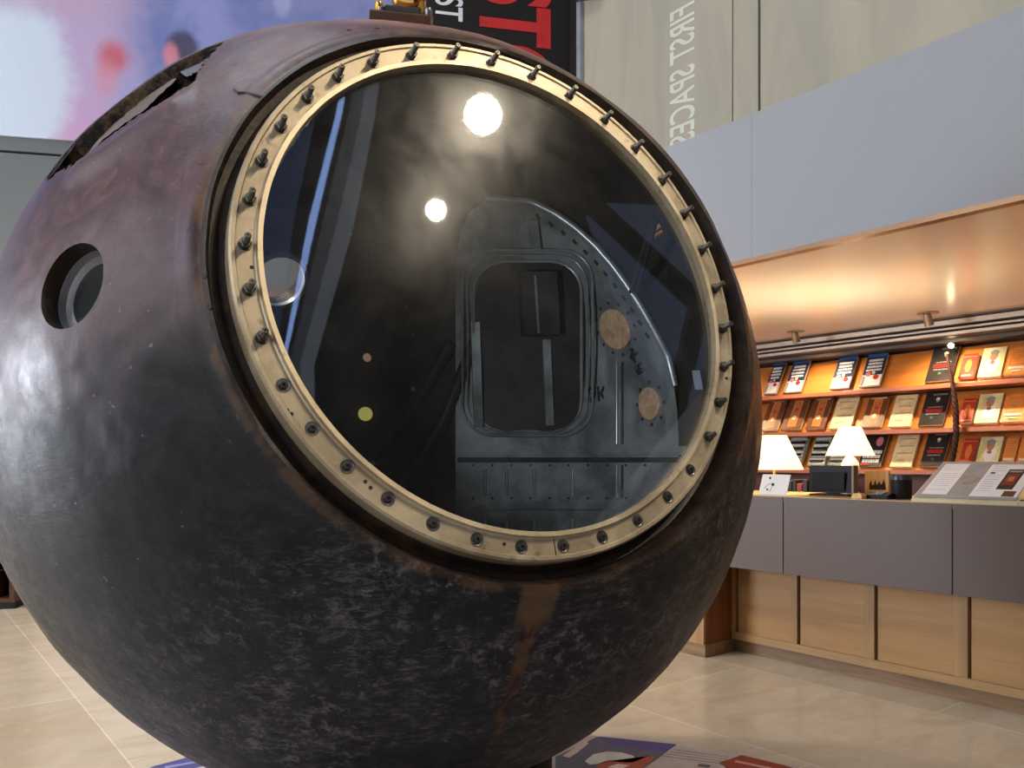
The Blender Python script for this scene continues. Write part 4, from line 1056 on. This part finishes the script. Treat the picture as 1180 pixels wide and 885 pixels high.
bm = bmesh.new(); lathe(bm, [(rj*1.03, ZT+hj-.03), (rj*1.03, ZT+hj-.006), (rj*.98, ZT+hj), (0, ZT+hj)], (p.x, p.y, 0), (0,0,1), 36); obj('lid', bm, plain('jar_lid', (50, 52, 56), .3), o, smooth=35)

# slanted information board
def info_board(bl, brr, a0, z0, da, dz, label, papers=True):
    o = thing('information_board', label, 'information board', ((a0+da/2), (bl+brr)/2, ZT))
    nrm = Vector((-dz, 0, da)).normalized(); U = Vector((0, brr-bl, 0)); V = Vector((da, 0, dz)); O = Vector((a0, bl, z0))
    P = lambda u, v_, h=0: O + U*u + V*v_ + nrm*h
    bm = bmesh.new(); prism(bm, [P(0, 0), P(1, 0), P(1, 1), P(0, 1)], -nrm*.012); obj('board', bm, plain('grey_board', (150, 148, 150), .5), o)
    bm = bmesh.new(); prism(bm, [Vector((a0-.01, bl+.012, ZT)), Vector((a0-.01, bl+.012, z0-.012)), Vector((a0+da, bl+.012, z0+dz-.014)), Vector((a0+da, bl+.012, ZT))], (0, brr-bl-.024, 0)); obj('wedge_base', bm, plain('cream_base', (196, 186, 150), .4), o)
    def pat(u0, v0, u1, v1, m, name, h=.001):
        bm = bmesh.new(); prism(bm, [P(u0, v0, h), P(u1, v0, h), P(u1, v1, h), P(u0, v1, h)], -nrm*(h+.0002)); return obj(name, bm, m, o)
    if papers:
        s = pat(.05, .08, .31, .93, M_white, 'paper_sheet'); s2_ = pat(.54, .06, .985, .92, M_white, 'paper_sheet')
        rnd = random.Random(3)
        for sh_, u0, u1, rows_ in ((s, .07, .29, [.86-.055*k for k in range(13)]), (s2_, .57, .72, [.86, .80, .74]), (s2_, .57, .72, [.62, .56, .5, .44, .38, .32, .26, .2])):
            bm = bmesh.new()
            for v_ in rows_:
                if rnd.random() < .12: continue
                prism(bm, [P(u0, v_, .0016), P(u0+(u1-u0)*(.7+.3*rnd.random()), v_, .0016), P(u0+(u1-u0)*.9, v_+.012, .0016), P(u0, v_+.012, .0016)], -nrm*.001)
            obj('printed_text', bm, plain('pale_print', (186, 186, 196), .6), sh_)
        pat(.745, .25, .90, .78, INK['dark'], 'cover_picture', .0018); pat(.765, .36, .88, .66, INK['darkred'], 'cover_picture', .0022); pat(.795, .46, .85, .58, INK['tan'], 'cover_picture', .0026); pat(.76, .70, .885, .74, INK['grey'], 'cover_picture', .0024)
        pat(.84, .07, .955, .21, INK['brown'], 'cover_picture', .0018); pat(.585, .66, .63, .70, INK['dark'], 'printed_mark', .0018)
        bm = bmesh.new(); c_ = P(.42, .5, .0008)
        for r in (.016, .027, .038, .046): lathe(bm, [(r, 0), (r+.0025, 0), (r+.0025, .001), (r, .001)], c_, nrm, 40, close=True)
        for k in range(20):
            a_ = 2*PI*k/20; q = U.normalized()*math.cos(a_)+V.normalized()*math.sin(a_); tube(bm, [c_+q*.030, c_+q*.036], .0018, 4)
        obj('round_emblem', bm, plain('dull_gold_print', (170, 160, 132), .5), o)
    return o
info_board(2.09, 1.60, 4.335, 1.110, .335, .185, 'slanted grey information board with white printed sheets on the counter')
o = info_board(1.585, 1.15, 4.34, 1.110, .30, .20, 'dark board with pale wooden edge at the right end of the counter', False)
for ch in o.children:
    if ch.name.startswith('board'): ch.data.materials[0] = plain('dark_board', (40, 30, 24), .5)
bm = bmesh.new(); prism(bm, [Vector((4.335, 1.588, 1.112)), Vector((4.335, 1.565, 1.112)), Vector((4.635, 1.565, 1.312)), Vector((4.635, 1.588, 1.312))], (-.006, 0, .012)); obj('wooden_edge', bm, plain('pale_edge', (226, 196, 130), .5), o)

# braided whip in front of the bookcase
pts = dens([(1091,408),(1095,428),(1099,450),(1101.5,475),(1102,500),(1099,522),(1093,545),(1088,566)], 70)
bm = bmesh.new(); cen = [on_a(x, y, 6.38) for x, y in pts]
cen += [Vector((6.38, cen[-1].y+.01, cen[-1].z-k*.03)) for k in range(1, 20) if cen[-1].z-k*.03 > .94]
for s in range(3):
    P = []; rs = []
    for i, c_ in enumerate(cen):
        a_ = i*.75+2*PI*s/3; k_ = .4+.6*min(1, i/25); P.append(c_+Vector((math.cos(a_)*.010, math.sin(a_)*.012, 0))*k_); rs.append(.012*k_)
    tube(bm, P, rs, 7)
tag(obj('braided_whip', bm, plain('brown_leather', (58, 27, 19), .55, 0, .3, .35, 30, .3), smooth=60), 'long braided brown leather whip hanging in front of the bookcase', 'whip')

# --- spotlights under the soffit and the cornice light
def spot_light(name, loc, target, energy, color, angle, blend=.6, size=.05):
    L = bpy.data.lights.new(name, 'SPOT'); L.energy = energy; L.color = color; L.spot_size = math.radians(angle); L.spot_blend = blend; L.shadow_soft_size = size
    o = bpy.data.objects.new(name, L); C.objects.link(o); o.location = loc
    o.rotation_euler = (Vector(target)-Vector(loc)).to_track_quat('-Z', 'Y').to_euler(); return o
M_fix = plain('fixture_metal', (150, 132, 112), .35, .4)
labs = ['small ceiling spotlight under the soffit, the one behind the capsule', 'small ceiling spotlight under the soffit near the capsule edge', 'small ceiling spotlight under the soffit above the black book', 'small ceiling spotlight under the soffit, beyond the right end of the information board']
for i, b in enumerate((5.06, 3.96, 2.855, 1.75)):  # first and last are unseen, added for more light on the shelves
    x = 6.13
    o = thing('soffit_spotlight', labs[i], 'spotlight', (x, b, 2.40), group='spotlights under the soffit')
    bm = bmesh.new(); lathe(bm, [(0, 2.399), (.075, 2.399), (.07, 2.391), (0, 2.391)], (x, b, 0), (0,0,1), 24); obj('ceiling_plate', bm, M_fix, o, smooth=35)
    bm = bmesh.new(); box(bm, x-.03, b-.006, 2.345, x-.02, b+.006, 2.391); box(bm, x+.02, b-.006, 2.345, x+.03, b+.006, 2.391); obj('yoke', bm, M_fix, o)
    d = Vector((.45, 0, -.9)).normalized(); c_ = Vector((x, b, 2.35))
    bm = bmesh.new(); lathe(bm, [(0, -.045), (.022, -.045), (.028, -.03), (.032, .045), (.027, .045), (.022, .03), (0, .03)], c_, d, 20); obj('can', bm, M_fix, o, smooth=35)
    bm = bmesh.new(); lathe(bm, [(0, .031), (.021, .031), (.021, .034), (0, .034)], c_, d, 16); obj('bulb', bm, glow('spot_bulb', (255, 214, 150), 8), o)
    spot_light('soffit_spot_light', c_+d*.06, c_+d*1.0+Vector((.05, 0, 0)), 62, (1, .80, .53), 110, .8, .03)
p = on_a(1093, 393, 6.49)
o = thing('cornice_light', 'tiny bright downlight on the cornice above the tall black book', 'light', (6.50, p.y, 2.20))
bm = bmesh.new(); lathe(bm, [(0, 2.214), (.026, 2.214), (.026, 2.195), (.018, 2.193), (0, 2.2)], (6.55, p.y, 0), (0,0,1), 20); obj('housing', bm, M_steel, o, smooth=35)
bm = bmesh.new(); lathe(bm, [(0, -.02), (.02, -.008), (.02, .006), (0, .02)], (6.53, p.y, 2.19), (-.6,0,-1), 14); obj('bulb', bm, glow('tiny_bulb', (255, 236, 190), 30), o, smooth=60)

# --- floor graphic round the plinth
PC = c2w(-.175, 1.63, 0); PC.z = 0
bm = bmesh.new(); lathe(bm, [(0, 0.0005), (2.222, .0005), (2.222, .016), (2.216, .02), (0, .02)], PC, (0,0,1), 160)
pl = thing('floor_plinth', 'low round caption plinth on the floor around the black stand', 'plinth', (PC.x, PC.y, 0))
obj('disc', bm, plain('plinth_print', (176, 168, 168), .35, 0, .5, .03), pl, smooth=35)
LEVEL = [0]
def decal(name, poly, rgb, h=.0215, label=None, par=None):
    LEVEL[0] += 1; h = .0211 + .00006*LEVEL[0]
    bm = bmesh.new(); P = [on_z(x, y, h) for x, y in poly]
    P = [Vector((q.x, q.y, .0202)) for q in P]
    prism(bm, P, (0, 0, h-.0202)); bmesh.ops.triangulate(bm, faces=bm.faces, ngon_method='EAR_CLIP'); return obj(name, bm, plain('print_%d_%d_%d' % rgb, rgb, .4, 0, .4, .12, 12), par or pl, label=label)
pic = decal('picture_panel', [(640,888),(640,872),(688,849),(780,857.8),(735,889)], (74, 82, 104), label='dark picture panel')
decal('title_strip', [(690,848.6),(780,857.6),(767,866.5),(704,858)], (58, 56, 128), .0218, par=pic)
decal('picture_shape', [(674,877),(684,869),(700,866),(716,867),(730,871),(732,876),(716,879),(700,876),(690,880),(680,881)], (206, 206, 200), .0219, par=pic)
decal('picture_shape', [(686,882),(700,877),(728,879),(748,871),(756,873),(738,886),(700,892)], (168, 66, 52), .02195, par=pic)
decal('picture_shape', [(700,884),(712,880),(726,882),(716,886)], (222, 206, 190), .0220, par=pic)
decal('picture_shape', [(648,871),(664,861),(676,853),(678,857),(664,868),(656,873)], (206, 190, 180), .0219, par=pic)
txt = decal('text_panel', [(780,857.8),(853,869.5),(826,892),(735,892)], (186, 176, 168), label='pale text panel')
for i, y in enumerate((862, 864.5, 867, 869.5)):
    decal('text_line', [(776-i*4,y+1),(840-i*2,y+10),(839-i*2,y+11),(775-i*4,y+2)], (140, 126, 118), .0219, par=txt)
decal('printed_mark', [(806,880),(820,882),(816,884.5),(803,882.5)], (60, 60, 76), .0219, par=txt)
redp = decal('red_panel', [(855,870),(905,882),(960,900),(870,905),(828,879)], (140, 44, 36), label='dark red caption panel')
decal('text_line', [(848,876),(905,888),(904,890),(846,878)], (206, 150, 136), .0219, par=redp)
bl_ = decal('title_panel', [(165,888),(178,882.6),(216,872.6),(240,884),(232,900),(160,900)], (62, 66, 140), label='blue title panel')
decal('text_line', [(190,883),(226,877),(228,878.6),(190,885.5)], (150, 156, 206), .0219, par=bl_)
decal('paper_patch', [(208,889),(240,881.6),(262,892),(230,900)], (216, 214, 220), .0222, par=bl_)

# --- bookcase at the lower left
t0 = far_t(30)-.9
o = thing('low_bookcase', 'dark brown bookcase against the far wall at the lower left', 'bookcase', far_pt(t0+.45, 0, .18))
M_dbr = wood('dark_case', (66, 36, 22), (86, 48, 28), 1, .5); 
bm = bmesh.new(); fbox(bm, t0, t0+.93, 0, .06, .03, .34); obj('plinth', bm, M_blackm, o)
for ta in (t0, t0+.44, t0+.89): bm = bmesh.new(); fbox(bm, ta, ta+.04, .06, 1.62, .03, .36); obj('upright', bm, M_dbr, o)
for z in (.06, .40, .76, 1.12, 1.58):
    bm = bmesh.new(); fbox(bm, t0+.04, t0+.89, z, z+.03, .03, .34); obj('shelf', bm, M_dbr, o)
bm = bmesh.new(); fbox(bm, t0, t0+.93, .06, 1.62, .01, .03); obj('back_panel', bm, M_blackm, o)
cl = [(150, 84, 40), (70, 44, 30), (44, 40, 40), (120, 52, 34), (90, 70, 50)]
k_ = 0
for z in (.09, .43):
    tx = t0+.50
    for i in range(5):
        w_ = .05+.015*((i*3+k_) % 3); hh = .20+.03*((i+k_) % 3)
        bm = bmesh.new(); fbox(bm, tx, tx+w_, z, z+hh, .10, .31); fbox(bm, tx+.004, tx+w_-.004, z+.004, z+hh-.006+.008, .105, .300, 1)
        row_ = 'lowest' if z < .2 else 'second'
        tag(obj('shelved_book', bm, [plain('case_book_%d' % (i % 5), cl[(i+k_) % 5], .5), M_pages]), '%s book, %s from the right on the %s shelf of the dark bookcase' % (('orange brown', 'dark brown', 'black', 'rust red', 'drab')[(i+k_) % 5], ('fifth', 'fourth', 'third', 'second', 'first')[i], row_), 'book', 'books in the dark bookcase')
        tx += w_+.006
    k_ += 2

# --- ceiling spotlights of the hall (the first two show as reflections in the hatch glass)
def hall_lamp(loc, target, energy, label, r=.12, angle=40, strength=60):
    loc = Vector(loc); d = (Vector(target)-loc).normalized()
    o = thing('hall_spotlight', label, 'spotlight', loc, group=None)
    bm = bmesh.new(); lathe(bm, [(0, -.35), (r*.8, -.35), (r*1.05, -.25), (r*1.1, .08), (r*1.02, .08), (r*.98, 0), (0, -.0)], loc, d, 32); obj('can', bm, M_dark, o, smooth=35)
    bm = bmesh.new(); lathe(bm, [(0, .004), (r*.95, .004), (r*.95, .012), (0, .02)], loc, d, 32); obj('lens', bm, glow('hall_lens', (255, 222, 170), strength), o)
    bm = bmesh.new(); tube(bm, [loc-d*.2, Vector((loc.x, loc.y, ceil_z))], .02, 8); obj('drop_rod', bm, M_dark, o)
    spot_light('hall_spot_light', loc+d*.1, target, energy, (1, .86, .66), angle, .7, r)
T = RC + AX*.95
hall_lamp(c2w(3.01, .42, 4.7), T+AV*.30, 400, 'round hall spotlight high over the counter side of the capsule', .15, 26)
hall_lamp(c2w(3.50, -.61, 4.7), T-AV*.1, 200, 'round hall spotlight high in front of the leaning facade windows', .085, 40)
hall_lamp(c2w(-4.2, 3.6, 5.6), c2w(-2.6, 5.6, 0), 800, 'round hall spotlight high over the far left floor', .12, 80)  # added lamp that fills the left side of the hall with light

# ------------------------------------------------------------------ camera, world, colour
cam = bpy.data.cameras.new('camera'); cam.sensor_width = 36; cam.lens = F/1180*36; cam.shift_y = (HY-442.5)/1180; cam.clip_end = 100
co = bpy.data.objects.new('camera', cam); C.objects.link(co); co.location = CAM; co.rotation_euler = (PI/2, 0, -TH); sc.camera = co
w = bpy.data.worlds.new('world'); sc.world = w; w.use_nodes = True
w.node_tree.nodes['Background'].inputs[0].default_value = (.6, .7, .9, 1); w.node_tree.nodes['Background'].inputs[1].default_value = .3
sc.view_settings.view_transform = 'Standard'; sc.view_settings.look = 'None'; sc.view_settings.gamma = 1; sc.view_settings.use_curve_mapping = False
sc.view_settings.exposure = 0.0
sc.cycles.max_bounces = 8; sc.cycles.transparent_max_bounces = 12; sc.cycles.sample_clamp_indirect = 8; sc.cycles.caustics_reflective = False
